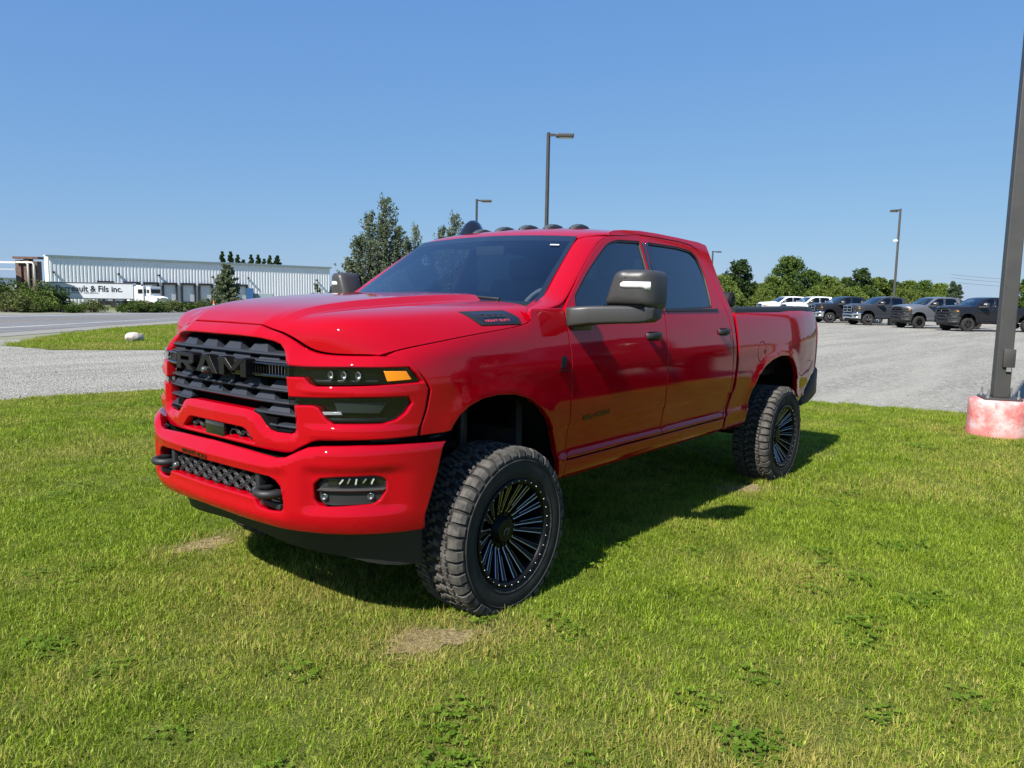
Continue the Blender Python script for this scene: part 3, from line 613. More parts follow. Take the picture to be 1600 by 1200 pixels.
    # ---------------------------------------------------------------- front fascia with lamp and grille openings
    top = [(x, float(hood_cut(x))-.006) for x in list(np.linspace(0, .26, 5))+list(np.linspace(.28, .70, 22))+[.74, .78, .82, .86]]+[(.90, 1.342), (.935, 1.336), (.962, 1.318), (.977, 1.285), (.988, 1.24), (.994, 1.19), (.990, 1.10), (.984, 1.03), (.981, .985)]
    bot = [(.93, .980), (.845, .975), (.70, .967), (.66, .958), (.608, .930), (.560, .902), (.523, .895), (.424, .895), (.20, .901), (0, .903)]
    fo = sym_poly(top+bot)
    gr = GRILLE_HALF
    lg = [(0, .985), (.235, .983), (.262, .976), (.325, .925), (.318, .918), (0, .920)]
    conv = lambda P: [(U_s(a), b) for a, b in P]
    fas = panel("front_fascia", conv(fo), fascia, RED, root, holes=[conv(sym_poly(gr)), conv(sym_poly(lg))], res=.016, bres=.012, er=.008, depth=.045)
    deep = lambda d: (lambda s, z: np.stack([UXf(s)*(1-.02*(d > 0)), UYf(s)+d, np.asarray(z, float)+0*np.asarray(s)], -1))
    # backing that closes the openings
    panel("fascia_backing", conv(sym_poly([(0, 1.44), (.45, 1.41), (.56, 1.335), (.93, 1.325), (.972, 1.2), (.965, 1.0), (.55, .92), (0, .91)])), lambda s, z: np.stack([UXf(s)*.985, UYf(s)+.085+.06*np.clip((np.asarray(z)-1.36)/.08, 0, 1)*(1+0*np.asarray(s)), np.asarray(z)+0*np.asarray(s)], -1), "dark_void", root, res=.08, depth=.01)
    # grille: bars with teeth
    grille = MB(); grille.box((0, -.935, 1.02), (.9, .02, .05)); gob = grille.build("grille", "dark_void", root)
    halfw = interp([.98, 1.0, 1.05, 1.10, 1.20, 1.29, 1.34, 1.37, 1.40, 1.42], [.545, .57, .570, .562, .548, .530, .490, .435, .34, .2])
    def bar(zb, row, inner=0.0, teeth=True, half=0):
        m = MB(); hw = float(halfw(zb))+.012; N = 40
        segs = [(-hw, hw)] if inner <= 0 else [((-hw, -inner) if half < 0 else (inner, hw))]
        for a0, a1 in segs:
            V = []; F = []; pr = [(.000, -.007), (-.006, -.001), (-.004, .005), (.008, .009), (.045, .010), (.048, -.008)]
            n = len(pr)
            for i in range(N+1):
                x = a0+(a1-a0)*i/N; s_ = U_s(x); y = float(UYf(s_))+.034
                for dy, dz in pr: V.append((x, y+dy, zb+dz-.006*abs(x)))
            for i in range(N):
                for k in range(n): F.append((i*n+k, i*n+(k+1) % n, (i+1)*n+(k+1) % n, (i+1)*n+k))
            m.add(V, F)
        if teeth:
            P = .205; x = -hw-P+(row % 2)*P/2
            while x < hw+P:
                for dxs in (0,):
                    w0, w1 = .070, .046; pts = []
                    for (w_, dz, dy) in ((w0, .008, .006), (w1, .042, .026), (w1, .046, .052), (w0, .012, .050)):
                        for sgn_ in (-1, 1): pts.append((x+sgn_*w_, dz, dy))
                    if any(inner > 0 and p[0]*half < inner-.02 for p in pts) or max(abs(p[0]) for p in pts) > hw+.02: continue
                    V = [(a, float(UYf(U_s(a)))+.034+c_, zb+b_-.006*abs(a)) for a, b_, c_ in pts]
                    m.add(V, [(0, 1, 3, 2), (2, 3, 5, 4), (4, 5, 7, 6), (0, 2, 4, 6), (1, 7, 5, 3)])
                x += P
        return m.build("grille_bar", "grille_plastic", gob, auto=35)
    for i, (z, inn_) in enumerate([(1.334, 0), (1.300, 0), (1.174, 0), (1.119, 0), (1.066, .29), (1.014, .40)]): [bar(z, i, inn_, True, hf) for hf in ((0,) if inn_ <= 0 else (-1, 1))]
    for sg in (-1, 1):
        lowtrim = MB()
        pl = [(.30, 1.064), (.345, 1.051), (.388, 1.012), (.415, .995), (.455, .988), (.541, .989), (.560, 1.0)]
        for (a, b), (c, d) in zip(pl[:-1], pl[1:]):
            V = []
            for x, z in ((a, b), (c, d)):
                y = float(UYf(U_s(x)))+.02; V += [(sg*x, y, z), (sg*x, y+.05, z+.022), (sg*x, y+.055, z-.004)]
            lowtrim.add(V, [(0, 1, 4, 3), (1, 2, 5, 4), (0, 3, 5, 2)])
        lowtrim.build("lower_trim", "gloss_black", gob)
    # cross bar carrying the letters, with ribbed ends that run into the lamps
    cb = MB()
    for sg in (-1, 1):
        for z0, z1, dy in ((1.284, 1.294, .012), (1.232, 1.244, .008)):
            V = []
            xs = np.linspace(.27, .548, 8)
            for x in xs:
                y = float(UYf(U_s(x)))+dy; V += [(sg*x, y, z0), (sg*x, y-.004, (z0+z1)/2), (sg*x, y, z1), (sg*x, y+.05, z1), (sg*x, y+.05, z0)]
            cb.add(V, [(i*5+k, i*5+(k+1) % 5, (i+1)*5+(k+1) % 5, (i+1)*5+k) for i in range(7) for k in range(5)])
        for x in np.arange(.32, .545, .019):
            y = float(UYf(U_s(x))); cb.box((sg*x, y+.036, 1.263), (.0065, .03, .042))
    cb.box((0, -.970, 1.262), (.62, .04, .075), bev=.008)
    cb.build("letter_bar", "gloss_black", gob, auto=30)
    def letter(nm, x0, x1, quads):
        m = MB(); W = x1-x0
        for k, qd in enumerate(quads):
            pts = [(x0+a*W, 1.222+b*.084) for a, b in qd]; yf = -1.026-.0012*k
            m.prism(pts, lambda a, b, d: (a, yf+.10*a*a+d, b), .05)
        o = m.build(nm, "letter_black", gob)
        md = o.modifiers.new("edge", 'BEVEL'); md.width = .003; md.segments = 2; md.limit_method = 'ANGLE'
        return o
    letter("letter_r", -.318, -.130, [[(0, 0), (.26, 0), (.26, 1), (0, 1)], [(.2, .76), (.92, .76), (1, .84), (1, .92), (.92, 1), (.2, 1)], [(.74, .36), (.92, .36), (1, .46), (1, .9), (.74, .9)], [(.2, .36), (.9, .36), (.9, .55), (.2, .55)], [(.42, .42), (.72, .42), (1.02, 0), (.70, 0)]])
    letter("letter_a", -.112, .088, [[(0, 0), (.24, 0), (.58, 1), (.34, 1)], [(.42, 1), (.66, 1), (1, 0), (.76, 0)], [(.2, .20), (.80, .20), (.76, .38), (.24, .38)], [(.34, .86), (.66, .86), (.64, 1), (.36, 1)]])
    letter("letter_m", .102, .318, [[(0, 0), (.20, 0), (.20, 1), (0, 1)], [(.80, 0), (1, 0), (1, 1), (.80, 1)], [(.02, 1), (.26, 1), (.58, .30), (.42, .30)], [(.74, 1), (.98, 1), (.58, .30), (.42, .30)]])
    cm = MB(); cm.lathe([(-1.045, .001), (-1.045, .010), (-1.041, .014), (-1.01, .015)], 20, 'y', (-.015, 0, 1.236)); cm.build("camera_lens", "lamp_grey", gob, smooth=True)
    # lower centre grille with sensor plate
    low = MB(); 
    def hexgrid(m, x0, x1, z0, z1, fy, px, pz, r, rad=.006, ok=lambda x, z: True):
        row = 0; z = z0
        while z <= z1:
            x = x0+(px/2 if row % 2 else 0)
            while x <= x1:
                if ok(x, z):
                    pts = [(x+1.15*r*math.cos(t), z+r*math.sin(t)*.62) for t in np.linspace(0, 2*math.pi, 7)]
                    m.tube([(a, fy(a), b) for a, b in pts], rad, 5, caps=False)
                x += px
            z += pz; row += 1
    hexgrid(low, -.30, .30, .935, .985, lambda a: float(UYf(U_s(a)))+.035, .086, .026, .040, .006, lambda x, z: abs(x) > .10)
    low.build("lower_mesh", "black_plastic", root, smooth=True)["kind"] = "stuff"
    sp = MB(); sp.box((-.005, -.985, .95), (.17, .02, .066), bev=.006); sp.build("sensor_plate", "gloss_black", root, auto=30)
    # ---------------------------------------------------------------- head lamps
    up = [(.530, 1.288), (.60, 1.289), (.80, 1.295), (.960, 1.294), (.976, 1.262), (.985, 1.226), (.90, 1.2175), (.68, 1.2095), (.655, 1.217), (.630, 1.2435), (.545, 1.242)]
    lp = [(.553, 1.150), (.70, 1.154), (.85, 1.160), (.964, 1.161), (.970, 1.135), (.960, 1.093), (.943, 1.064), (.914, 1.050), (.757, 1.048), (.730, 1.064), (.694, 1.114), (.665, 1.123), (.558, 1.117)]
    for mi in both:
        sg = -1 if mi else 1
        L = lambda P: [(U_s(a), b) for a, b in P]
        for nm, P in (("headlamp_upper", up), ("headlamp_lower", lp)):
            hs = panel(nm, L(P), deep(.040), "lamp_black", root, res=.03, er=.002, depth=.02, mirror=mi)
            panel("lens", L(P), deep(.004), "lamp_lens", hs, res=.03, er=.003, depth=.012, mirror=mi)
            if nm == "headlamp_upper":
                panel("amber_marker", L([(.922, 1.277), (.966, 1.276), (.975, 1.236), (.930, 1.231)]), deep(.002), "amber", hs, res=.02, er=.003, depth=.012, mirror=mi)
                for x0 in (.715, .765, .815):
                    m = MB(); yy_ = float(UYf(U_s(x0+.02)))
                    m.lathe([(yy_+.016, .019), (yy_+.014, .016), (yy_+.030, .012), (yy_+.034, .001)], 20, 'y', (sg*(x0+.02), 0, 1.256)); m.build("projector", "lamp_reflector", hs, smooth=True)
                panel("reflector", L([(.665, 1.232), (.90, 1.236), (.90, 1.228), (.68, 1.221)]), deep(.022), "lamp_grey", hs, res=.02, er=.002, depth=.01, mirror=mi)
            else:
                panel("reflector", L([(.752, 1.140), (.925, 1.143), (.905, 1.090), (.768, 1.092)]), deep(.020), "lamp_grey", hs, res=.02, er=.004, depth=.012, mirror=mi)
                panel("daytime_strip", L([(.707, 1.094), (.785, 1.097), (.792, 1.084), (.718, 1.081)]), deep(.010), "white_lens", hs, res=.02, er=.002, depth=.01, mirror=mi)
                panel("trim_strip", L([(.735, 1.066), (.93, 1.070), (.91, 1.058), (.755, 1.055)]), deep(.014), "grille_plastic", hs, res=.02, er=.002, depth=.01, mirror=mi)
    # ---------------------------------------------------------------- bumper
    bo = [(0, .898), (.30, .893), (.42, .888), (.52, .885), (.57, .893), (.625, .922), (.673, .945), (.74, .955), (.86, .960), (.97, .957)]
    boS = [(B_s(a), b) for a, b in bo]; sE = B_s(1.0)
    s_at = lambda y: float(np.interp(y, [float(BYf(t)) for t in np.linspace(B_s(.9), B_s(1.0259), 200)], np.linspace(B_s(.9), B_s(1.0259), 200)))
    boS += [(s_at(-.45), .949), (s_at(-.462), .90), (s_at(-.49), .80), (s_at(-.535), .665), (s_at(-.575), .565), (s_at(-.60), .552)]+[(B_s(a), b) for a, b in [(.85, .556), (.595, .556), (.41, .562), (0, .572)]]
    oh = [(0, .800), (.33, .799), (.49, .795), (.525, .783), (.552, .758), (.566, .70), (.569, .668), (.558, .648), (.48, .643), (.415, .648), (.396, .662), (.385, .684), (.36, .684), (0, .684)]
    fh = [(.706, .782), (.733, .810), (.80, .817), (.90, .820), (.925, .813), (.935, .795), (.933, .755), (.920, .712), (.903, .693), (.76, .686), (.725, .690), (.709, .712)]
    cS = lambda P: [(B_s(a), b) for a, b in P]
    fhS = round_poly(cS(fh), .01, 3)
    bob = panel("front_bumper", sym_poly(boS), bumper_fn, RED, root, holes=[round_poly(cS(sym_poly(oh)), .008, 3), fhS, [(-a, b) for a, b in reversed(fhS)]], res=.0135, bres=.012, er=.009, depth=.05)
    deepb = lambda d: (lambda s, z: bumper_fn(s, z)+np.array((0, d, 0)))
    panel("bumper_backing", cS(sym_poly([(0, .83), (.60, .83), (.60, .60), (0, .62)])), lambda s, z: np.stack([BXf(s), BYf(s)+.13, np.asarray(z)+0*np.asarray(s)], -1), "dark_void", bob, res=.1, depth=.01)
    hm = MB(); hexgrid(hm, -.40, .40, .690, .80, lambda a: float(BYf(B_s(a)))+.055, .094, .0275, .043, .0075, lambda x, z: z < .798 and abs(x) < .375)
    hm.build("bumper_mesh", "black_plastic", bob, smooth=True)["kind"] = "stuff"
    for sg in (-1, 1):
        # tow hook: bent bar loop on a bracket
        t = MB(); ctr = (sg*.475, -1.03, .722)
        pts = [(ctr[0]+.058*math.cos(a), -1.035+.075*(-math.sin(a)) , .722) for a in np.linspace(0, math.pi, 13)]
        pts = [(sg*(.475+.060), -.93, .716)]+[(sg*(.475+.060*math.cos(a)), -1.00-.062*math.sin(a), .722) for a in np.linspace(0, math.pi, 13)]+[(sg*(.475-.060), -.93, .716)]
        t.tube(pts, .019, 8); t.box((sg*.475, -.955, .70), (.13, .05, .03), bev=.006); t.build("tow_hook", "black_plastic", bob, smooth=True)
        pk = MB(); pk.box((sg*.388, -.99, .735), (.034, .05, .125), bev=.008); pk.box((sg*.47, -.965, .662), (.16, .08, .025), bev=.006); pk.build("hook_pocket", "black_plastic", bob, auto=35)
        bl = MB(); bl.lathe([(-1.022, .001), (-1.022, .011), (-1.012, .017), (-1.0, .018)], 16, 'y', (sg*.370, 0, .712)); bl.build("bumper_sensor", "lamp_grey", bob, smooth=True)
    for mi in both:
        sg = -1 if mi else 1
        fp = panel("fog_lamp_bezel", fhS, deepb(.030), "black_plastic", bob, res=.025, er=.003, depth=.03, mirror=mi)
        panel("fog_lens", cS([(.785, .806), (.905, .811), (.910, .783), (.790, .776)]), deepb(.014), "lamp_lens", fp, res=.02, er=.003, depth=.008, mirror=mi)
        panel("fog_housing", cS([(.745, .807), (.915, .814), (.918, .778), (.745, .772)]), deepb(.026), "lamp_black", fp, res=.02, er=.003, depth=.01, mirror=mi)
        for k, x in enumerate((.80, .825, .848, .872, .893)):
            m = MB(); p = bumper_fn(np.array([B_s(x)]), np.array([.795]))[0]; m.box((sg*p[0], p[1]+.020, .796+.003*(k % 2)), (.007, .012, .026), ry=sg*(.7-.25*(k % 3)), rz=sg*.6); m.build("fog_reflector", "lamp_reflector" if k % 2 else "fog_silver", fp)
        # shelf below the lamp and two round sensors
        m = MB(); V = []; 
        for x in np.linspace(.715, .925, 9):
            p = bumper_fn(np.array([B_s(x)]), np.array([.76]))[0]; V += [(sg*p[0], p[1]+.026, .764), (sg*(p[0]+.002), p[1]+.004, .757), (sg*p[0], p[1]+.026, .744)]
        m.add(V, [(i*3+k, i*3+k+1, (i+1)*3+k+1, (i+1)*3+k) for i in range(8) for k in range(2)]); m.build("fog_shelf", "mirror_plastic", fp, smooth=False)
        for x, z in ((.735, .725), (.888, .728)):
            p = bumper_fn(np.array([B_s(x)]), np.array([z]))[0]; m = MB(); m.lathe([(.004, .001), (.004, .010), (.0, .011), (-.001, .014), (.010, .016)], 18, 'y', (0, 0, 0)); o = m.build("parking_sensor", "lamp_grey", fp, smooth=True); o.location = (sg*p[0], p[1]+.018, z); o.rotation_euler = (0, 0, sg*(.55 if x > .8 else .3))
    fl_ = MB(); V = []; xs = np.linspace(-.99, .99, 61)
    for x in xs:
        y = float(BYf(B_s(x))); zt_ = float(bump_top(abs(x)))-.022; V += [(x*.985, y+.075, zt_), (x*.95, y+.30, zt_-.012), (x*.95, y+.30, zt_-.05)]
    fl_.add(V, [(i*3+k, i*3+k+1, (i+1)*3+k+1, (i+1)*3+k) for i in range(60) for k in range(2)]); fl_.build("bumper_top_filler", "dark_void", bob)
    # small black lettering above the opening
    def fpl(u, w, d):
        x = -.105+u; p = bumper_fn(np.array([B_s(x)]), np.array([.818+w]))[0]; return (x, p[1]-.004, .818+w)
    text_mesh("bumper_lettering", "MONT-JOLI", fpl, "badge_black", bob, size=.030, bold=.035, width=.24)
    # air dam
    ad = MB(); V = []; xs = np.linspace(-.965, .965, 41)
    lowz = interp([0, .11, .405, .74, .856, .921, .97], [.460, .457, .437, .414, .382, .368, .366])
    for x in xs:
        s_ = B_s(x); y = float(BYf(s_)); zl = float(lowz(abs(x))); V += [(x*.985, y+.050, .578), (x*.965, y+.135, .56), (x*.955, y+.17, zl), (x*.945, y+.185, zl), (x*.94, y+.18, .56)]
    ad.add(V, [(i*5+k, i*5+k+1, (i+1)*5+k+1, (i+1)*5+k) for i in range(40) for k in range(4)]); ad.build("air_dam", "black_plastic", root, auto=40)
    # bumper return behind the wheel opening
    # ---------------------------------------------------------------- tow mirrors
    for mi in both:
        sg = -1 if mi else 1
        mr = MB()
        def ring(c, w, h, dpt, n=20, p=3.2, sk=0):
            out_ = []
            for k in range(n):
                t = 2*math.pi*k/n; cx, sx_ = math.cos(t), math.sin(t); out_.append((c[0]+w*np.sign(cx)*abs(cx)**(2/p), c[1]+dpt*0, c[2]+h*np.sign(sx_)*abs(sx_)**(2/p)))
            return out_
        def shell(cs):
            n = 20; V = []; F = []
            for c, w, h in cs: V += ring(c, w, h, 0, n)
            for i in range(len(cs)-1):
                for k in range(n): F.append((i*n+k, i*n+(k+1) % n, (i+1)*n+(k+1) % n, (i+1)*n+k))
            F += [tuple(range(n)), tuple((len(cs)-1)*n+k for k in range(n))]
            mr.add([(sg*v[0], v[1], v[2]) for v in V], F)
        # lower arm: sections along x (swept back)
        def armring(x, y, z, dy, dz, n=24, p=6.0):
            return [(sg*x, y+dy*np.sign(math.cos(2*math.pi*k/n))*abs(math.cos(2*math.pi*k/n))**(2/p), z+dz*np.sign(math.sin(2*math.pi*k/n))*abs(math.sin(2*math.pi*k/n))**(2/p)) for k in range(n)]
        secs = [(.930, .63, 1.500, .055, .052), (.985, .60, 1.500, .075, .058), (1.02, .60, 1.505, .080, .056), (1.10, .645, 1.515, .078, .052), (1.20, .715, 1.520, .078, .050), (1.29, .775, 1.522, .078, .048), (1.345, .815, 1.524, .072, .044), (1.375, .835, 1.530, .05, .030)]
        V = []; F = []; n = 24
        for q_ in secs: V += armring(*q_)
        for i in range(len(secs)-1):
            for k in range(n): F.append((i*n+k, i*n+(k+1) % n, (i+1)*n+(k+1) % n, (i+1)*n+k))
        F += [tuple(range(n)), tuple((len(secs)-1)*n+k for k in range(n))]; mr.add(V, F)
        mo = mr.build("tow_mirror", "mirror_plastic", root, auto=50)
        hd = MB()
        # head: sections along y from nose to glass plane (x centre 1.255)
        hs_ = [(.700, 1.262, 1.668, .055, .055), (.705, 1.262, 1.668, .085, .080), (.725, 1.262, 1.665, .108, .096), (.765, 1.263, 1.660, .119, .106), (.82, 1.264, 1.657, .122, .109), (.885, 1.264, 1.656, .119, .107), (.89, 1.264, 1.656, .112, .100)]
        V = []; F = []; n = 28
        for y, x, z, w, h in hs_:
            for k in range(n):
                t = 2*math.pi*k/n; c_, s_ = math.cos(t), math.sin(t); xx = x+w*np.sign(c_)*abs(c_)**(2/6.5); zz_ = z+h*np.sign(s_)*abs(s_)**(2/6.5)
                V.append((sg*(xx-.045*(zz_-1.657)/.1*(-1 if c_ < 0 else 0)*.8), y+(xx-1.264)*.30, zz_))
        for i in range(len(hs_)-1):
            for k in range(n): F.append((i*n+k, i*n+(k+1) % n, (i+1)*n+(k+1) % n, (i+1)*n+k))
        F += [tuple(range(n)), tuple((len(hs_)-1)*n+k for k in range(n))]; hd.add(V, F); ho = hd.build("mirror_head", "mirror_plastic", mo, auto=60)
        g = MB(); V = []
        for k in range(n):
            t = 2*math.pi*k/n; c_, s_ = math.cos(t), math.sin(t); xx = 1.264+.105*np.sign(c_)*abs(c_)**(2/6.5); V.append((sg*xx, .893+(xx-1.264)*.30, 1.656+.094*np.sign(s_)*abs(s_)**(2/6.5)))
        g.add(V, [tuple(range(n))]); g.build("mirror_glass", "mirror_glass", mo)
        # wrap-round turn signal: white lens on the nose, with bezel
        ts = MB(); V = []; F = []; xs_ = np.linspace(1.225, 1.3835, 12)
        for i, x in enumerate(xs_):
            nose = float(np.interp(abs(x-1.262), [.05, .085, .108, .119, .122], [.700, .705, .725, .765, .82]))+(x-1.264)*.30+.008; z1 = 1.700 if i > 0 else 1.694; z0 = 1.668 if x < 1.345 else 1.656
            if i == 0: z0 = 1.674
            V += [(sg*x, nose-.012, z0), (sg*x, nose-.0135, (z0+z1)/2), (sg*x, nose-.010, z1), (sg*x, nose+.01, z1), (sg*x, nose+.01, z0)]
        F = [(i*5+k, i*5+(k+1) % 5, (i+1)*5+(k+1) % 5, (i+1)*5+k) for i in range(11) for k in range(5)]+[(0, 1, 2, 3, 4), (59, 58, 57, 56, 55)]
        ts.add(V, F); ts.build("turn_signal", "white_lens", mo, smooth=True)
        # split line between head and arm
        sl = MB(); sl.box((sg*1.225, .752, 1.568), (.22, .13, .010), rz=sg*.29); sl.build("mirror_gap", "dark_void", mo)
        bs_ = MB(); bs_.box((sg*.985, .66, 1.475), (.06, .20, .10), bev=.02); bs_.build("mirror_base", "mirror_plastic", mo, auto=40)
    # ---------------------------------------------------------------- wheel-well liners, chassis, interior
    for y0, arch in ((0, ARCH_F), (WB, ARCH_R)):
        for mi in both:
            sg = -1 if mi else 1; m = MB(); V = []; P0 = arch; k = len(P0)
            for y, z in P0:
                sx = float(side_x(y, z))-.012
                V += [(sg*sx, y, z), (sg*(sx-.06), y0+(y-y0)*1.05, z+.02), (sg*.52, y0+(y-y0)*1.05, z+.03)]
            F = [(i*3+j, i*3+j+1, (i+1)*3+j+1, (i+1)*3+j) for i in range(k-1) for j in range(2)]
            V += [(sg*.52, y0, .62)]; F += [(i*3+2, (i+1)*3+2, len(V)-1) for i in range(k-1)]
            m.add(V, F); m.build("wheel_well", "liner", root)
    # small inner mud flap at the rear of the front arch
    ch = MB()
    for sg in (-1, 1):
        ch.box((sg*.43, 2.0, .70), (.085, 5.8, .17)); 
        ch.box((sg*.46, 1.6, .60), (.10, 1.0, .03)); 
    for y in (-.75, .9, 1.9, 2.9, 4.4): ch.box((0, y, .68), (.86, .09, .09))
    ch.box((0, 1.2, .60), (.55, 1.4, .16), bev=.03); ch.box((-.3, 2.6, .62), (.28, 1.0, .2), bev=.05); ch.tube([(.02, 1.6, .58), (.0, 3.6, .50)], .045, 10)
    ch.box((0, .2, .86), (1.0, 1.6, .10)); ch.box((0, 1.65, .72), (1.84, 2.2, .06)); ch.box((0, 3.85, .96), (1.6, 2.1, .05))
    ch.build("chassis_frame", "steel_dark", root)
    for y in (0, WB):
        ax = MB(); ax.tube([(-.88, y, HUBZ), (.88, y, HUBZ)], .045, 12); ax.lathe([(-.17, .05), (-.12, .13), (0, .17), (.12, .13), (.17, .05)], 20, 'y', (.12 if y == 0 else 0, y, HUBZ))
        for sg in (-1, 1):
            ax.tube([(sg*.60, y+.10, HUBZ+.02), (sg*.56, y+.16, HUBZ+.62)], .032, 10); 
            ax.lathe([(0, .20), (.02, .20), (.02, .06), (.06, .06)], 24, 'x', (sg*.84, y, HUBZ)) if sg > 0 else ax.lathe([(0, .20), (-.02, .20), (-.02, .06), (-.06, .06)], 24, 'x', (sg*.84, y, HUBZ))
            if y == 0:
                pts = [(sg*.47+.07*math.cos(t), y+.07*math.sin(t), HUBZ+.08+.42*t/(2*math.pi*6)) for t in np.linspace(0, 2*math.pi*6, 90)]; ax.tube(pts, .012, 6)
                ax.tube([(sg*.48, .05, HUBZ-.05), (sg*.40, .85, .60)], .035, 8)
            else: ax.box((sg*.55, y, HUBZ+.10), (.075, 1.4, .04))
        if y == 0: ax.tube([(-.78, -.20, HUBZ-.03), (.78, -.20, HUBZ-.03)], .02, 8)
        ax.build("front_axle" if y == 0 else "rear_axle", "steel_dark", root, smooth=False)
    it = MB(); it.box((0, .74, 1.45), (1.60, .50, .26), bev=.06); it.box((0, .60, 1.545), (1.58, .30, .05), bev=.02); it.box((0, 1.6, .90), (1.7, 2.2, .05)); it.box((0, .30, 1.15), (1.7, .05, .75)); dash = it.build("dashboard", "interior", root, auto=40)
    sw = MB(); sw.tube([(.42+.185*math.cos(t), 1.06+.075*math.sin(t), 1.50+.165*math.sin(t)) for t in np.linspace(0, 2*math.pi, 33)], .016, 8, caps=False)
    sw.box((.42, 1.05, 1.50), (.15, .05, .11), bev=.02); sw.box((.42, 1.055, 1.50), (.36, .02, .035)); sw.tube([(.42, 1.04, 1.50), (.42, .80, 1.42)], .03, 8); sw.build("steering_wheel", "interior_grey", root, smooth=True)
    for x in (-.42, .42):
        s_ = MB(); s_.box((x, 1.50, 1.12), (.54, .52, .18), bev=.06); s_.box((x, 1.82, 1.42), (.54, .16, .66), rx=-.22, bev=.06); s_.box((x, 1.92, 1.83), (.28, .10, .17), rx=-.15, bev=.04); s_.build("front_seat", "interior_grey", root, auto=50)
    s_ = MB(); s_.box((0, 2.25, 1.12), (1.50, .48, .18), bev=.06); s_.box((0, 2.56, 1.40), (1.50, .14, .60), rx=-.15, bev=.05)
    for x in (-.5, 0, .5): s_.box((x, 2.60, 1.76), (.26, .09, .14), bev=.04)
    s_.build("rear_seat", "interior_grey", root, auto=50)
    rm = MB(); rm.box((0, 1.02, 1.915), (.25, .03, .07), bev=.012); rm.tube([(0, 1.02, 1.93), (0, 1.06, 1.99)], .01, 6); rm.build("rear_view_mirror", "interior", root, auto=40)
    hl = MB(); hl.box((0, 1.9, 2.0), (1.36, 1.5, .02)); hl.build("headliner", "interior_grey", root)
    fw = MB(); fw.box((0, .25, 1.2), (1.7, .04, .6)); fw.box((0, -.3, 1.15), (1.5, 1.0, .10)); fw.box((0, -.70, 1.1), (1.5, .08, .5)); fw.build("engine_bay", "dark_void", root)
    return T

# ------------------------------------------------------------------ wheels
def tyre_mesh():
    m = MB(); prof = [(.118, .262), (.140, .272), (.150, .288), (.158, .315), (.161, .345), (.157, .375), (.149, .398), (.138, .412), (.120, .421), (.06, .424), (0, .425)]
    full = prof+[(-a, r) for a, r in reversed(prof[:-1])]; m.lathe(full, 96, 'x')
    # raised rings and ribs on the side wall
    for r0 in (.300, .372):
        m.lathe([(.1585 if r0 > .33 else .1535, r0-.003), (.1635 if r0 > .33 else .1585, r0), (.1585 if r0 > .33 else .156, r0+.003)], 96, 'x')
    return m
def tread_mesh(npitch=44):
    m = MB(); rnd = random.Random(3)
    def block(a0, a1, t0, t1, r0, r1, sk=0.0, ins=.004, a_out=None):
        V = []
        for r, i in ((r0, 0), (r1, ins)):
            for a, t in ((a0+i, t0+i/.42), (a1-i, t0+sk+i/.42), (a1-i, t1+sk-i/.42), (a0+i, t1-i/.42)): V.append((a, r*math.cos(t), r*math.sin(t)))
        m.add(V, [(4, 5, 6, 7), (0, 1, 5, 4), (1, 2, 6, 5), (2, 3, 7, 6), (3, 0, 4, 7)])
    dt = 2*math.pi/npitch
    for k in range(npitch):
        t = k*dt
        for sg in (-1, 1):
            o = 0 if sg > 0 else dt*.5
            lng = k % 2
            # shoulder lug: tread face plus a flank running down the side wall
            a_in, a_out = .098-.010*lng, .143+.006*lng
            t0, t1 = t+o+.10*dt, t+o+.86*dt
            V = []
            for q, r, aa in ((a_in, .415, 0), (a_in+.003, .4355, 1), (a_out-.012, .4335, 1), (a_out+.003, .4225, 1), (.1585+.003*lng, .398-.006*lng, 1), (.157, .384, 0), (.130, .40, 0)):
                for tt in (t0+(.03*dt if aa else 0), t1-(.03*dt if aa else 0)): V.append((sg*q, r*math.cos(tt), r*math.sin(tt)))
            F = [(2*i, 2*i+1, 2*i+3, 2*i+2) for i in range(6)]+[tuple(range(0, 14, 2)), tuple(range(13, 0, -2))]; m.add(V, F)
            # second row, split by a sipe
            b0, b1 = .052, .090
            block(sg*b0, sg*b1, t+o+.30*dt, t+o+.72*dt, .418, .4365, sg*.18*dt); block(sg*(b0+.006*lng), sg*(b1-.004), t+o+.80*dt, t+o+1.20*dt, .418, .4365, sg*.18*dt)
        block(-.044, -.004, t+.06*dt, t+.50*dt, .418, .437, -.25*dt); block(.004, .044, t+.36*dt, t+.82*dt, .418, .437, .25*dt); block(-.030, .026, t+.60*dt, t+.92*dt, .418, .437, .1*dt)
    return m
def rim_mesh():
    m = MB(); m.lathe([(.126, .268), (.138, .274), (.150, .276), (.155, .270), (.155, .262), (.149, .256), (.142, .250), (.110, .246), (-.10, .235), (-.13, .25), (-.14, .272)], 72, 'x')
    m.lathe([(-.02, .24), (-.03, .10), (-.02, .001)], 48, 'x')      # brake-side back wall
    return m
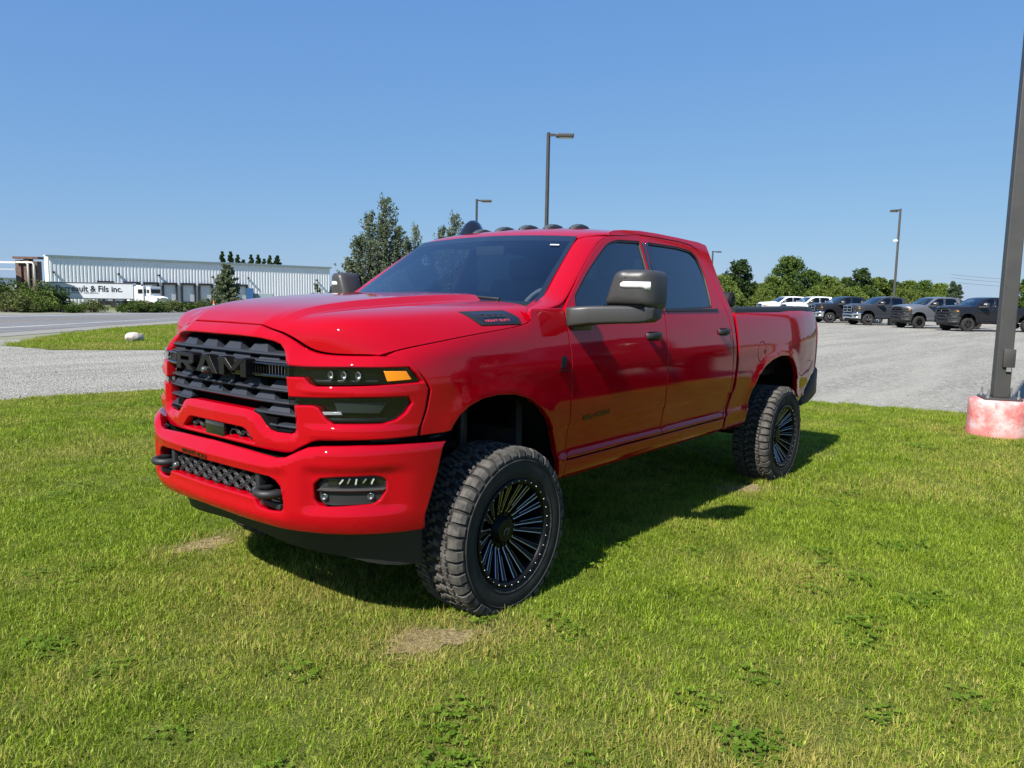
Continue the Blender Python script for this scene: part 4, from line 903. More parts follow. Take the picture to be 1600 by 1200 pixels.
def spoke_mesh():
    m = MB()
    path = [(.066, .068, .010), (.067, .095, .0095), (.083, .13, .0105), (.102, .17, .0125), (.121, .21, .0145), (.138, .243, .0165), (.144, .256, .018)]
    V = []; n = 6
    for a, r, w in path: V += [(a-.045, -w*.7, r), (a-.004, -w, r), (a, -w*.82, r), (a, w*.82, r), (a-.004, w, r), (a-.045, w*.7, r)]
    m.add(V, [(i*n+k, i*n+(k+1) % n, (i+1)*n+(k+1) % n, (i+1)*n+k) for i in range(len(path)-1) for k in range(n)])
    m.cm = 1
    for sg, sel in ((1, path[1:6]), (-1, path[2:6])):
        V = []
        for i, (a, r, w) in enumerate(sel):
            ww = .0042 if sg > 0 else .0014; V += [(a+.0006, sg*(w*.86-ww), r), (a+.0022, sg*(w*.86-ww*.5), r), (a+.0006, sg*w*.90, r)]
        m.add(V, [(i*3+k, i*3+k+1, (i+1)*3+k+1, (i+1)*3+k) for i in range(len(sel)-1) for k in range(2)])
        a, r, w = sel[0]
        if sg > 0: m.add([(a+.0018, -w*.3, r), (a+.0018, w*.8, r), (a+.0018, w*.8, r+.006), (a+.0018, -w*.3, r+.004)], [(0, 1, 2, 3)])
    return m
def build_wheel(name, parent, loc, flip):
    w = rim_mesh().build(name, "wheel_black", parent, auto=35); w.location = loc; w.rotation_euler = (.35 if flip else .12, 0, math.pi if flip else 0)
    tyre_mesh().build("tyre", "rubber", w, auto=50); tread_mesh().build("tread", "tread_rubber", w)["kind"] = "stuff"
    sp = spoke_mesh().build("spoke", ["wheel_black", "milled"], w, auto=40)
    for k in range(1, 20):
        c = sp.copy(); COL.objects.link(c); c.parent = w; c.rotation_euler = (R(36*(k//2)+(15 if k % 2 else 0)), 0, 0)
    h = MB(); h.lathe([(.02, .078), (.062, .076), (.068, .070), (.090, .064), (.096, .058), (.096, .001)], 40, 'x'); cp = h.build("centre_cap", "wheel_black", w, auto=30)
    e = MB()
    for q in ([(-.030, -.012), (-.022, -.012), (.006, .022), (-.002, .022)], [(-.004, -.022), (.004, -.022), (.030, .012), (.022, .012)], [(-.024, .004), (.024, .004), (.024, .010), (-.024, .010)]): e.prism(q, lambda a, b, d: (.0995-d, a, b), .004)
    e.build("cap_emblem", "lamp_grey", cp)
    rv = MB()
    for k in range(32):
        t = 2*math.pi*k/32; rv.lathe([(.1545, .0034), (.1580, .0026), (.1588, .0004)], 8, 'x', (0, .266*math.cos(t), .266*math.sin(t)))
    rv.build("rivets", "milled", w, smooth=True)["kind"] = "stuff"
    return w
# ================================================================== SETTING
def noise_chain(n, l, vec, scale, detail=6, rough=.6):
    t = n.new("ShaderNodeTexNoise"); t.inputs['Scale'].default_value = scale; t.inputs['Detail'].default_value = detail; t.inputs['Roughness'].default_value = rough; l.new(vec, t.inputs['Vector']); return t.outputs['Fac']
def ramp(n, l, fac, stops):
    r = n.new("ShaderNodeValToRGB"); e = r.color_ramp.elements
    while len(e) > 1: e.remove(e[-1])
    e[0].position = stops[0][0]; e[0].color = (*stops[0][1], 1)
    for p, c in stops[1:]: q = e.new(p); q.color = (*c, 1)
    l.new(fac, r.inputs[0]); return r.outputs[0]
def mixc(n, l, fac, a, b, mode='MIX'):
    m = n.new("ShaderNodeMix"); m.data_type = 'RGBA'; m.blend_type = mode
    for s, v in (('Factor', fac), ('A', a), ('B', b)):
        if hasattr(v, 'is_linked'): l.new(v, m.inputs[s])
        elif s == 'Factor': m.inputs[s].default_value = v
        else: m.inputs[s].default_value = (*v, 1)
    return m.outputs['Result']
def ground_mat(name, kind):
    m = bpy.data.materials.new(name); m.use_nodes = True; n, l = nodes_of(m); b = n["Principled BSDF"]; b.inputs['Roughness'].default_value = .95; b.inputs['Specular IOR Level'].default_value = .15
    g = n.new("ShaderNodeNewGeometry"); P = g.outputs['Position']
    if kind == 'gravel':
        v = n.new("ShaderNodeTexVoronoi"); v.inputs['Scale'].default_value = 15; l.new(P, v.inputs['Vector'])
        v2 = n.new("ShaderNodeTexVoronoi"); v2.inputs['Scale'].default_value = 40; l.new(P, v2.inputs['Vector'])
        big = noise_chain(n, l, P, .16, 5); mid = noise_chain(n, l, P, 1.3, 6, .7)
        mp = n.new("ShaderNodeMapping"); mp.inputs['Scale'].default_value = (.9, .10, 1); mp.inputs['Rotation'].default_value = (0, 0, R(62)); l.new(P, mp.inputs['Vector']); track = noise_chain(n, l, mp.outputs[0], 1.0, 4, .6)
        c0 = ramp(n, l, v.outputs['Color'], [(0, (.085, .078, .062)), (.3, (.24, .228, .195)), (.7, (.38, .365, .315)), (1, (.66, .64, .57))])
        c1 = ramp(n, l, v2.outputs['Color'], [(0, (.09, .084, .07)), (.5, (.30, .286, .245)), (1, (.56, .54, .47))])
        c = mixc(n, l, .45, c0, c1)
        c = mixc(n, l, ramp(n, l, mid, [(.35, (0, 0, 0)), (.7, (.35, .35, .35))]), c, (.24, .23, .195)); c = mixc(n, l, ramp(n, l, big, [(.35, (0, 0, 0)), (.7, (.4, .4, .4))]), c, (.27, .255, .215))
        c = mixc(n, l, ramp(n, l, track, [(.42, (0, 0, 0)), (.62, (.5, .5, .5))]), c, (.44, .42, .36))
        l.new(c, b.inputs['Base Color'])
        bp = n.new("ShaderNodeBump"); bp.inputs['Strength'].default_value = .9; bp.inputs['Distance'].default_value = .03; ad = n.new("ShaderNodeMath"); ad.operation = 'ADD'
        l.new(v.outputs['Distance'], ad.inputs[0]); l.new(v2.outputs['Distance'], ad.inputs[1]); l.new(ad.outputs[0], bp.inputs['Height']); l.new(bp.outputs[0], b.inputs['Normal'])
    elif kind == 'lawn':
        a = noise_chain(n, l, P, 24, 6, .7); f = noise_chain(n, l, P, .8, 4)
        c = ramp(n, l, a, [(.3, (.045, .065, .010)), (.5, (.095, .130, .016)), (.7, (.17, .18, .04))])
        c = mixc(n, l, ramp(n, l, f, [(.4, (0, 0, 0)), (.7, (.5, .5, .5))]), c, (.14, .135, .04)); l.new(c, b.inputs['Base Color'])
        bp = n.new("ShaderNodeBump"); bp.inputs['Strength'].default_value = .8; bp.inputs['Distance'].default_value = .03; l.new(noise_chain(n, l, P, 60, 3, .7), bp.inputs['Height']); l.new(bp.outputs[0], b.inputs['Normal'])
    elif kind == 'field':
        a = noise_chain(n, l, P, .35, 8, .7); f = noise_chain(n, l, P, .02, 4)
        c = ramp(n, l, a, [(.3, (.07, .095, .025)), (.5, (.11, .14, .04)), (.7, (.20, .19, .08))]); c = mixc(n, l, ramp(n, l, f, [(.45, (0, 0, 0)), (.6, (.7, .7, .7))]), c, (.27, .26, .22)); l.new(c, b.inputs['Base Color'])
    elif kind == 'asphalt':
        v = noise_chain(n, l, P, 40, 4, .8); f = noise_chain(n, l, P, .3, 5); mp = n.new("ShaderNodeMapping"); mp.inputs['Scale'].default_value = (.9, .03, 1); mp.inputs['Rotation'].default_value = (0, 0, R(15)); l.new(P, mp.inputs['Vector']); t = noise_chain(n, l, mp.outputs[0], 1.2, 3)
        c = ramp(n, l, v, [(.3, (.12, .12, .12)), (.7, (.20, .20, .20))]); c = mixc(n, l, ramp(n, l, f, [(.4, (0, 0, 0)), (.7, (.6, .6, .6))]), c, (.13, .13, .128)); c = mixc(n, l, ramp(n, l, t, [(.45, (0, 0, 0)), (.6, (.5, .5, .5))]), c, (.22, .22, .215)); l.new(c, b.inputs['Base Color']); b.inputs['Roughness'].default_value = .85
    M[name] = m; return m
for nm, k in (("gravel", 'gravel'), ("lawn_soil", 'lawn'), ("field", 'field'), ("asphalt", 'asphalt')): ground_mat(nm, k)
mat("road_paint", (.62, .62, .60), .8, noise=(3, .7, (.35, .35, .34))); mat("shoulder", (.225, .213, .18), .95, noise=(2, .8, (.22, .215, .20)))

def terrain_z(x): return -1.45*float(sstep(-58, -100, x))
gm = MB(); xs = sorted(set(list(np.linspace(-900, -140, 12))+list(np.linspace(-140, -40, 26))+list(np.linspace(-40, 900, 12)))); ys_ = list(np.linspace(-900, 900, 19))
V = [(x, y, terrain_z(x)-.012) for x in xs for y in ys_]; ny = len(ys_)
gm.add(V, [(i*ny+j, (i+1)*ny+j, (i+1)*ny+j+1, i*ny+j+1) for i in range(len(xs)-1) for j in range(ny-1)])
tag(gm.build("ground", "field", smooth=True), None, None, kind='structure')
def sheet(name, poly, z, m, res=None):
    mb = MB(); tri = geometry.tessellate_polygon([[Vector((a, b, 0)) for a, b in poly]]); mb.add([(a, b, z) for a, b in poly], [tuple(t) for t in tri]); return tag(mb.build(name, m), None, None, kind='structure')
LOT = [(-26.5, .5), (-23.6, 5.6), (-17.2, 7.4), (-14.6, 10.4), (-12.6, 14.0), (-20, 27), (-30, 36), (-38, 60), (-44, 84), (-20, 112), (60, 112), (60, -40), (-24, -40), (-24, -3)]
sheet("gravel_lot", LOT, -.004, "gravel")
LAWN = [(-9.0, -16), (-8.92, .6), (-8.72, 1.5), (-8.52, 2.8), (-8.2, 5.0), (-7.9, 8.3), (-6.8, 9.1), (-3.0, 9.25), (-.55, 9.35), (.69, 9.62), (1.6, 9.72), (4, 9.85), (14, 10.1), (14, -16)]
def wobble(poly, res, amp, seed):
    P = resample(poly, res); rg = np.random.default_rng(seed); ph = rg.uniform(0, 6, 6); s = np.arange(len(P))*res
    d = sum(np.sin(s*f+p)*a for f, p, a in zip((.9, 2.1, 4.3, 8.8, 15, 23), ph, (.35, .3, .25, .3, .25, .2)))*amp
    ccw = area2(P) > 0; a = np.roll(P, 1, 0); b = np.roll(P, -1, 0); t = b-a; t /= np.linalg.norm(t, axis=1)[:, None]; nn = np.stack([t[:, 1], -t[:, 0]], 1)
    return P+nn*d[:, None]
LAWNW = wobble(LAWN, .22, .085, 5)
sheet("lawn", [tuple(p) for p in LAWNW], .036, "lawn_soil")
ISL = [(-20.9, 4.4), (-18.5, 4.85), (-17.0, 6.7), (-14.7, 10.0), (-12.8, 13.6), (-20, 26), (-32, 36), (-39, 42), (-42, 33), (-36.5, 22), (-31.5, 13.9), (-29, 10.4), (-25.9, 7.8), (-23.4, 5.95)]
ISLW = wobble(ISL, .3, .10, 9)
sheet("verge", [tuple(p) for p in ISLW], .004, "lawn_soil")
def strip(name, a, b, z, m):
    mb = MB(); n = len(a); mb.add([(p[0], p[1], z) for p in a]+[(p[0], p[1], z) for p in b], [(i, i+1, n+i+1, n+i) for i in range(n-1)]); return tag(mb.build(name, m), None, None, kind='structure')
far = [(-38, -22), (-44.4, 2.0), (-46.9, 12.1), (-51.4, 26.0), (-55.6, 40.7), (-64, 70), (-74, 105), (-100, 190)]
near = [(-13, -26), (-23.5, .5), (-27.8, 6.4), (-37.1, 18.0), (-46.4, 33.9), (-56, 62), (-67, 100), (-92, 190)]
line = [(-17, -24), (-27.0, 1.5), (-31.2, 7.4), (-40.0, 19.2), (-48.2, 34.2), (-57.6, 62.5), (-68.5, 101), (-93.5, 190)]
def lerp2(a, b, t): return [(p[0]+(q[0]-p[0])*t, p[1]+(q[1]-p[1])*t) for p, q in zip(a, b)]
sheet("road_shoulder", [(p[0]+3.2, p[1]-1.6) for p in near]+[(p[0]-2.0, p[1]) for p in reversed(far)], .0, "shoulder")
strip("road", near, far, .008, "asphalt")
strip("edge_line", lerp2(line, far, 0), lerp2(line, far, .022), .013, "road_paint")
strip("edge_line", lerp2(line, far, .86), lerp2(line, far, .885), .013, "road_paint")
mat("road_yellow", (.42, .27, .05), .8, noise=(3, .6, (.25, .2, .1)))
strip("centre_line", lerp2(line, far, .44), lerp2(line, far, .455), .013, "road_yellow")

# ------------------------------------------------------------------ grass (stuff, instanced tufts)
def grass_mat(name, lo, mid, hi, dry):
    m = bpy.data.materials.new(name); m.use_nodes = True; n, l = nodes_of(m); n.clear(); o = n.new("ShaderNodeOutputMaterial")
    at = n.new("ShaderNodeAttribute"); at.attribute_name = "bc"; sep = n.new("ShaderNodeSeparateColor"); l.new(at.outputs['Color'], sep.inputs[0])
    ins = n.new("ShaderNodeAttribute"); ins.attribute_type = 'INSTANCER'; ins.attribute_name = "dry"
    g = n.new("ShaderNodeNewGeometry"); big = noise_chain(n, l, g.outputs['Position'], .55, 4, .6); fine = noise_chain(n, l, g.outputs['Position'], 3.5, 3, .6)
    c = ramp(n, l, sep.outputs[1], [(0, lo), (.45, mid), (1, hi)])
    ad = n.new("ShaderNodeMath"); ad.operation = 'ADD'; mu = n.new("ShaderNodeMath"); mu.operation = 'MULTIPLY'; mu.inputs[1].default_value = .9
    d1 = ramp(n, l, big, [(.45, (0, 0, 0)), (.68, (.75, .75, .75))]); l.new(d1, mu.inputs[0]); l.new(mu.outputs[0], ad.inputs[0]); l.new(ins.outputs['Fac'], ad.inputs[1])
    # blades that are dry: threshold of their own random against the dryness
    cmpn = n.new("ShaderNodeMath"); cmpn.operation = 'SUBTRACT'; l.new(ad.outputs[0], cmpn.inputs[0]); l.new(sep.outputs[2], cmpn.inputs[1])
    st = n.new("ShaderNodeMapRange"); st.inputs['From Min'].default_value = -.12; st.inputs['From Max'].default_value = .12; l.new(cmpn.outputs[0], st.inputs['Value'])
    c = mixc(n, l, st.outputs[0], c, dry)
    c = mixc(n, l, ramp(n, l, fine, [(.35, (0, 0, 0)), (.7, (.45, .45, .45))]), c, lo)
    df = n.new("ShaderNodeBsdfDiffuse"); tr = n.new("ShaderNodeBsdfTranslucent"); gl = n.new("ShaderNodeBsdfGlossy"); gl.inputs['Roughness'].default_value = .45; gl.inputs['Color'].default_value = (.6, .7, .35, 1)
    l.new(c, df.inputs[0]); l.new(c, tr.inputs[0]); mx = n.new("ShaderNodeMixShader"); mx.inputs[0].default_value = .38; l.new(df.outputs[0], mx.inputs[1]); l.new(tr.outputs[0], mx.inputs[2])
    m2 = n.new("ShaderNodeMixShader"); m2.inputs[0].default_value = .03; l.new(mx.outputs[0], m2.inputs[1]); l.new(gl.outputs[0], m2.inputs[2]); l.new(m2.outputs[0], o.inputs[0])
    M[name] = m; return m
grass_mat("grass_blade", (.070, .130, .006), (.222, .330, .018), (.450, .550, .065), (.460, .395, .110))
grass_mat("straw_blade", (.24, .18, .06), (.40, .32, .12), (.58, .49, .21), (.52, .44, .19))
def tuft(seed, size, nb, h0, h1, w0, w1, lean, m, broad=0.0):
    rg = random.Random(seed); V = []; F = []; C_ = []
    for _ in range(nb):
        x, y = rg.uniform(-size/2, size/2), rg.uniform(-size/2, size/2); h = rg.uniform(h0, h1)*(1.25 if rg.random() < .08 else 1); w = rg.uniform(w0, w1); a = rg.uniform(0, 6.283); dx, dy = math.cos(a), math.sin(a)
        b = a+math.pi/2+rg.uniform(-.7, .7); ln = abs(rg.gauss(0, lean))+.12; ex, ey = math.cos(b)*ln*h, math.sin(b)*ln*h; c1, c2 = rg.random(), rg.random()
        if rg.random() < broad:
            w *= 3.2; h *= .55
        o = len(V); hh = h*max(.35, 1-.35*ln)
        V += [(x-dx*w/2, y-dy*w/2, -.008), (x+dx*w/2, y+dy*w/2, -.008), (x-dx*w*.42+ex*.38, y-dy*w*.42+ey*.38, hh*.58), (x+dx*w*.42+ex*.38, y+dy*w*.42+ey*.38, hh*.58), (x+ex, y+ey, hh)]
        F += [(o, o+1, o+3, o+2), (o+2, o+3, o+4)]; C_ += [(0, c1, c2), (0, c1, c2), (.6, c1, c2), (.6, c1, c2), (1, c1, c2)]
    me = bpy.data.meshes.new("grass_tuft"); me.from_pydata(V, [], F); me.materials.append(M[m]); me.polygons.foreach_set("use_smooth", [True]*len(F))
    ca = me.color_attributes.new("bc", 'FLOAT_COLOR', 'POINT'); ca.data.foreach_set("color", [v for c in C_ for v in (*c, 1.0)])
    return me
grass_mat("clover_leaf", (.080, .160, .014), (.150, .245, .024), (.230, .330, .045), (.24, .32, .06))
def clover(seed):
    """broad-leaved weeds: three rounded leaflets on each stalk, mixed with short grass"""
    rg = random.Random(seed); V = []; F = []; C_ = []
    for _ in range(22):
        x, y, z = rg.uniform(-.085, .085), rg.uniform(-.085, .085), rg.uniform(.018, .040); c1, a0 = rg.random(), rg.uniform(0, 6.283)
        for k in range(3):
            a = a0+k*2.094; r = rg.uniform(.006, .0095); cx, cy = x+math.cos(a)*r, y+math.sin(a)*r; o = len(V); t = rg.uniform(-.35, .35)
            for j in range(6): b = j*1.0472; V.append((cx+r*math.cos(b), cy+r*math.sin(b)*.9, z+t*r*math.cos(b)))
            F.append(tuple(range(o, o+6))); C_ += [(.8, c1, 1.0)]*6
    me = bpy.data.meshes.new("clover_tuft"); me.from_pydata(V, [], F); me.materials.append(M["clover_leaf"])
    ca = me.color_attributes.new("bc", 'FLOAT_COLOR', 'POINT'); ca.data.foreach_set("color", [v for c in C_ for v in (*c, 1.0)])
    return me
def scatter(name, label, cat, pts, rots, scls, idx, dry, meshes):
    col = bpy.data.collections.new(name+"_sources")
    for k, me in enumerate(meshes): col.objects.link(bpy.data.objects.new("%s_source_%02d" % (name, k), me))
    me = bpy.data.meshes.new(name); me.from_pydata([tuple(p) for p in pts], [], [])
    a = me.attributes.new("rot", 'FLOAT_VECTOR', 'POINT'); a.data.foreach_set("vector", np.asarray(rots, np.float32).ravel())
    a = me.attributes.new("scl", 'FLOAT_VECTOR', 'POINT'); a.data.foreach_set("vector", np.asarray(scls, np.float32).ravel())
    a = me.attributes.new("idx", 'INT', 'POINT'); a.data.foreach_set("value", np.asarray(idx, np.int32))
    a = me.attributes.new("dry", 'FLOAT', 'POINT'); a.data.foreach_set("value", np.asarray(dry, np.float32))
    o = link(bpy.data.objects.new(name, me)); ng = bpy.data.node_groups.new(name, 'GeometryNodeTree')
    ng.interface.new_socket("Geometry", in_out='INPUT', socket_type='NodeSocketGeometry'); ng.interface.new_socket("Geometry", in_out='OUTPUT', socket_type='NodeSocketGeometry')
    n, l = ng.nodes, ng.links; gi = n.new("NodeGroupInput"); go = n.new("NodeGroupOutput"); ip = n.new("GeometryNodeInstanceOnPoints"); ci = n.new("GeometryNodeCollectionInfo")
    ci.inputs['Collection'].default_value = col; ci.inputs['Separate Children'].default_value = True; ci.inputs['Reset Children'].default_value = True
    def na(nm, t): q = n.new("GeometryNodeInputNamedAttribute"); q.data_type = t; q.inputs['Name'].default_value = nm; return q.outputs['Attribute']
    e = n.new("FunctionNodeEulerToRotation"); l.new(na("rot", 'FLOAT_VECTOR'), e.inputs[0])
    l.new(gi.outputs[0], ip.inputs['Points']); l.new(ci.outputs[0], ip.inputs['Instance']); ip.inputs['Pick Instance'].default_value = True
    l.new(na("idx", 'INT'), ip.inputs['Instance Index']); l.new(e.outputs[0], ip.inputs['Rotation']); l.new(na("scl", 'FLOAT_VECTOR'), ip.inputs['Scale']); l.new(ip.outputs[0], go.inputs[0])
    md = o.modifiers.new("scatter", 'NODES'); md.node_group = ng
    return tag(o, label, cat, kind='stuff')
CAMP = np.array([3.39891, -2.88194]); FWD = np.array([math.cos(YAW), math.sin(YAW)])
PATCH = [((1.03, -.54), .52, .24, .125), ((-.965, -.55), .06, .20, .10), ((1.00, 3.22), .0, .16, .12)]
def jgrid(poly, sp, rg, amax=52, dmax=60, dmin=0):
    lo, hi = poly.min(0), poly.max(0); lo = np.maximum(lo, CAMP-dmax); hi = np.minimum(hi, CAMP+dmax)
    gx, gy = np.meshgrid(np.arange(lo[0], hi[0], sp), np.arange(lo[1], hi[1], sp)); P = np.stack([gx.ravel(), gy.ravel()], 1); P += rg.uniform(-.5, .5, P.shape)*sp
    d = P-CAMP; dist = np.linalg.norm(d, axis=1); ang = np.degrees(np.arccos(np.clip((d@FWD)/np.maximum(dist, 1e-6), -1, 1)))
    k = (dist < dmax) & (dist >= dmin) & ((ang < amax) | (dist < 1.5)); P = P[k]; return P[inpoly(P, poly)]
def vnoise(P, f, seed):
    rg = np.random.default_rng(seed); out = np.zeros(len(P))
    for k in range(6): a = rg.uniform(0, 6.28); q = rg.uniform(.6, 1.7)*f; out += np.sin(P[:, 0]*math.cos(a)*q+P[:, 1]*math.sin(a)*q+rg.uniform(0, 6.28))
    return out/6
def lawn_scatter(name, label, poly, specs, seed, patches=True, gz=.034):
    rg = np.random.default_rng(seed); PT, RO, SC, ID, DR = [], [], [], [], []
    for sp, d0, d1, sc in specs:
        P = jgrid(poly, sp, rg, dmax=d1, dmin=d0); n = len(P)
        n1 = vnoise(P, 1.3, 1); n2 = vnoise(P, 4.5, 2); n3 = vnoise(P, .7, 4); st_ = vnoise(np.c_[P@np.array((.80, -.60))*2.6, P@np.array((.60, .80))*.25], 1.0, 6)
        n4 = vnoise(P, 9.0, 8); n5 = vnoise(P, 2.6, 9); s = sc*(1+.20*n2+.16*n1+.22*n4); dry = np.clip(.04+.36*n3+.26*n1+.18*st_, 0, .7); idx = rg.integers(0, 8, n); idx = np.where(rg.random(n) < np.where(n5 > .3, .06, .010), rg.integers(10, 12, n), idx); idx = np.where(n4*n2 > .22, rg.integers(6, 8, n), idx); keep = np.ones(n, bool)
        if patches:
            for (c, ang, la, lb) in PATCH:
                q = P-np.array(c); u = q@np.array((math.sin(ang), math.cos(ang))); v = q@np.array((math.cos(ang), -math.sin(ang))); r = np.sqrt((u/la)**2+(v/lb)**2)*(1+.18*n2)
                core = r < .85; keep &= ~(core & (rg.random(n) < .35)); idx = np.where((r < 1.0) | ((r < 1.45) & (rg.random(n) < .55)), rg.integers(8, 10, n), idx); s = np.where(r < 1.0, s*.62, s); idx = np.where((r > 1.1) & (r < 2.0) & (u > 0) & (rg.random(n) < .6), rg.integers(6, 8, n), idx); dry = np.where(r < 2.3, np.clip(dry+.9*(2.3-r)/1.5, 0, 1), dry)
        P, s, dry, idx = P[keep], s[keep], dry[keep], idx[keep]; n = len(P)
        PT.append(np.c_[P, np.full(n, gz)]); RO.append(np.c_[rg.normal(0, .05, n), rg.normal(0, .05, n), rg.uniform(0, 6.283, n)]); SC.append(np.c_[s*rg.uniform(.9, 1.15, n), s*rg.uniform(.9, 1.15, n), s*rg.uniform(.75, 1.25, n)]); ID.append(idx); DR.append(dry)
    ms = [tuft(100+k, .17, 140, .017, .040, .0018, .0033, .95, "grass_blade", .05) for k in range(6)]+[tuft(120+k, .17, 100, .025, .054, .0020, .0038, .85, "grass_blade", .10) for k in range(2)]+[tuft(140+k, .17, 70, .02, .05, .0018, .003, 1.7, "straw_blade") for k in range(2)]+[clover(160+k) for k in range(2)]
    return scatter(name, label, "grass", np.concatenate(PT), np.concatenate(RO), np.concatenate(SC), np.concatenate(ID), np.concatenate(DR), ms)
lawn_scatter("lawn_grass", "mown green lawn grass with dry yellow patches round the red pickup", LAWNW, [(.086, 0, 6.5, 1.0), (.125, 6.5, 16, 1.15)], 11)
lawn_scatter("verge_grass", "strip of mown grass between gravel lot and road", ISLW, [(.30, 10, 60, 2.0)], 12, False, .002)
# loose stones and weeds along the lawn edge
def stone_mesh(seed, r):
    rg = random.Random(seed); bm = bmesh.new(); bmesh.ops.create_icosphere(bm, subdivisions=1, radius=r)
    for v in bm.verts: v.co *= rg.uniform(.7, 1.2); v.co.z *= .65
    me = bpy.data.meshes.new("stone"); bm.to_mesh(me); bm.free(); me.materials.append(M["stone_grey"]); return me
mat("stone_grey", (.25, .24, .205), .9, noise=(30, 1, (.24, .235, .225)))
rg = np.random.default_rng(5); E_ = np.array(LAWNW); P = []
for _ in range(5200):
    q = E_[rg.integers(0, len(E_))]; P.append(q+rg.normal(0, .22, 2))
G2 = jgrid(np.array(LOT), .5, rg, dmax=24); G2 = G2[~inpoly(G2, LAWNW) & ~inpoly(G2, ISLW)]
P = np.concatenate([np.array(P), G2]); d = P-CAMP; di = np.linalg.norm(d, axis=1); P = P[(di < 26) & (((d@FWD)/di) > .66)]; n = len(P); s = rg.lognormal(-.35, .45, n)
scatter("loose_gravel", "loose grey gravel stones scattered over the lot and lawn edge", "gravel", np.c_[P, np.full(n, .006)], rg.uniform(0, 6.28, (n, 3)), np.c_[s, s, s], rg.integers(0, 4, n), np.zeros(n), [stone_mesh(k, .014) for k in range(4)])

m = bpy.data.materials.new("bare_soil"); m.use_nodes = True; n, l = nodes_of(m); b = n["Principled BSDF"]; b.inputs['Roughness'].default_value = .95; g = n.new("ShaderNodeNewGeometry"); P_ = g.outputs['Position']
l.new(ramp(n, l, noise_chain(n, l, P_, 45, 6, .75), [(.32, (.09, .060, .026)), (.5, (.29, .22, .095)), (.68, (.56, .46, .22))]), b.inputs['Base Color']); bq = n.new("ShaderNodeBump"); bq.inputs['Distance'].default_value = .02; l.new(noise_chain(n, l, P_, 70, 5, .8), bq.inputs['Height']); l.new(bq.outputs[0], b.inputs['Normal']); M["bare_soil"] = m
for c, ang, la, lb in PATCH:
    pl = []
    for k in range(48):
        a = 2*math.pi*k/48; rr = .92+.17*math.sin(3*a+c[0])+.12*math.sin(7*a+2)+.09*math.sin(13*a)+.06*math.sin(19*a+1); u, v = la*rr*math.cos(a), lb*rr*math.sin(a); pl.append((c[0]+u*math.sin(ang)+v*math.cos(ang), c[1]+u*math.cos(ang)-v*math.sin(ang)))
    sheet("bare_patch", pl, .0405, "bare_soil")
# ================================================================== THINGS IN THE BACKGROUND
def leaf_mat(name, c0, c1, c2, tr=.25):
    m = bpy.data.materials.new(name); m.use_nodes = True; n, l = nodes_of(m); n.clear(); o = n.new("ShaderNodeOutputMaterial")
    at = n.new("ShaderNodeAttribute"); at.attribute_name = "bc"; sep = n.new("ShaderNodeSeparateColor"); l.new(at.outputs['Color'], sep.inputs[0]); oi = n.new("ShaderNodeObjectInfo")
    c = ramp(n, l, sep.outputs[0], [(0, c0), (.5, c1), (1, c2)]); hs = n.new("ShaderNodeHueSaturation"); mr = n.new("ShaderNodeMapRange"); mr.inputs['To Min'].default_value = .82; mr.inputs['To Max'].default_value = 1.18
    l.new(oi.outputs['Random'], mr.inputs['Value']); l.new(mr.outputs[0], hs.inputs['Value']); l.new(c, hs.inputs['Color'])
    df = n.new("ShaderNodeBsdfDiffuse"); t = n.new("ShaderNodeBsdfTranslucent"); l.new(hs.outputs[0], df.inputs[0]); l.new(hs.outputs[0], t.inputs[0]); mx = n.new("ShaderNodeMixShader"); mx.inputs[0].default_value = tr
    l.new(df.outputs[0], mx.inputs[1]); l.new(t.outputs[0], mx.inputs[2]); l.new(mx.outputs[0], o.inputs[0]); M[name] = m; return m
leaf_mat("leaf_green", (.035, .065, .016), (.070, .115, .026), (.125, .165, .050)); leaf_mat("leaf_dark", (.022, .042, .014), (.042, .072, .022), (.080, .110, .040)); leaf_mat("leaf_light", (.060, .095, .020), (.115, .165, .035), (.18, .22, .06))
leaf_mat("needle_blue", (.030, .050, .028), (.060, .088, .048), (.120, .145, .085)); leaf_mat("weed", (.065, .090, .030), (.110, .135, .045), (.20, .20, .09))
mat("bark", (.11, .09, .07), .95, noise=(9, 1, (.06, .05, .04)))
def leaf_cloud(name, cs, m, parent, seed, leaf, n_per, flat=.0):
    """cs: list of (centre, radius xyz): leaves on and inside each clump"""
    rg = np.random.default_rng(seed); V = []; F = []; C_ = []
    for c, r in cs:
        c = np.array(c, float); r = np.array(r, float); n = n_per
        d = rg.normal(size=(n, 3)); d /= np.linalg.norm(d, axis=1)[:, None]; rad = rg.uniform(.35, 1.06, n)**.6
        P = c+d*rad[:, None]*r
        a = rg.normal(size=(n, 3)); a /= np.linalg.norm(a, axis=1)[:, None]; b = np.cross(a, rg.normal(size=(n, 3))); b /= np.linalg.norm(b, axis=1)[:, None]
        s = leaf*rg.uniform(.6, 1.35, n)[:, None]; tone = rg.uniform(0, 1)*.45+rg.uniform(0, .55, n)
        for i in range(n):
            o = len(V); V += [tuple(P[i]-a[i]*s[i]), tuple(P[i]+b[i]*s[i]*.55), tuple(P[i]+a[i]*s[i]), tuple(P[i]-b[i]*s[i]*.55)]; F.append((o, o+1, o+2, o+3)); C_ += [(float(tone[i]), 0, 0, 1)]*4
    me = bpy.data.meshes.new(name); me.from_pydata(V, [], F); me.materials.append(M[m]); ca = me.color_attributes.new("bc", 'FLOAT_COLOR', 'POINT'); ca.data.foreach_set("color", [x for c in C_ for x in c])
    return link(bpy.data.objects.new(name, me), parent)
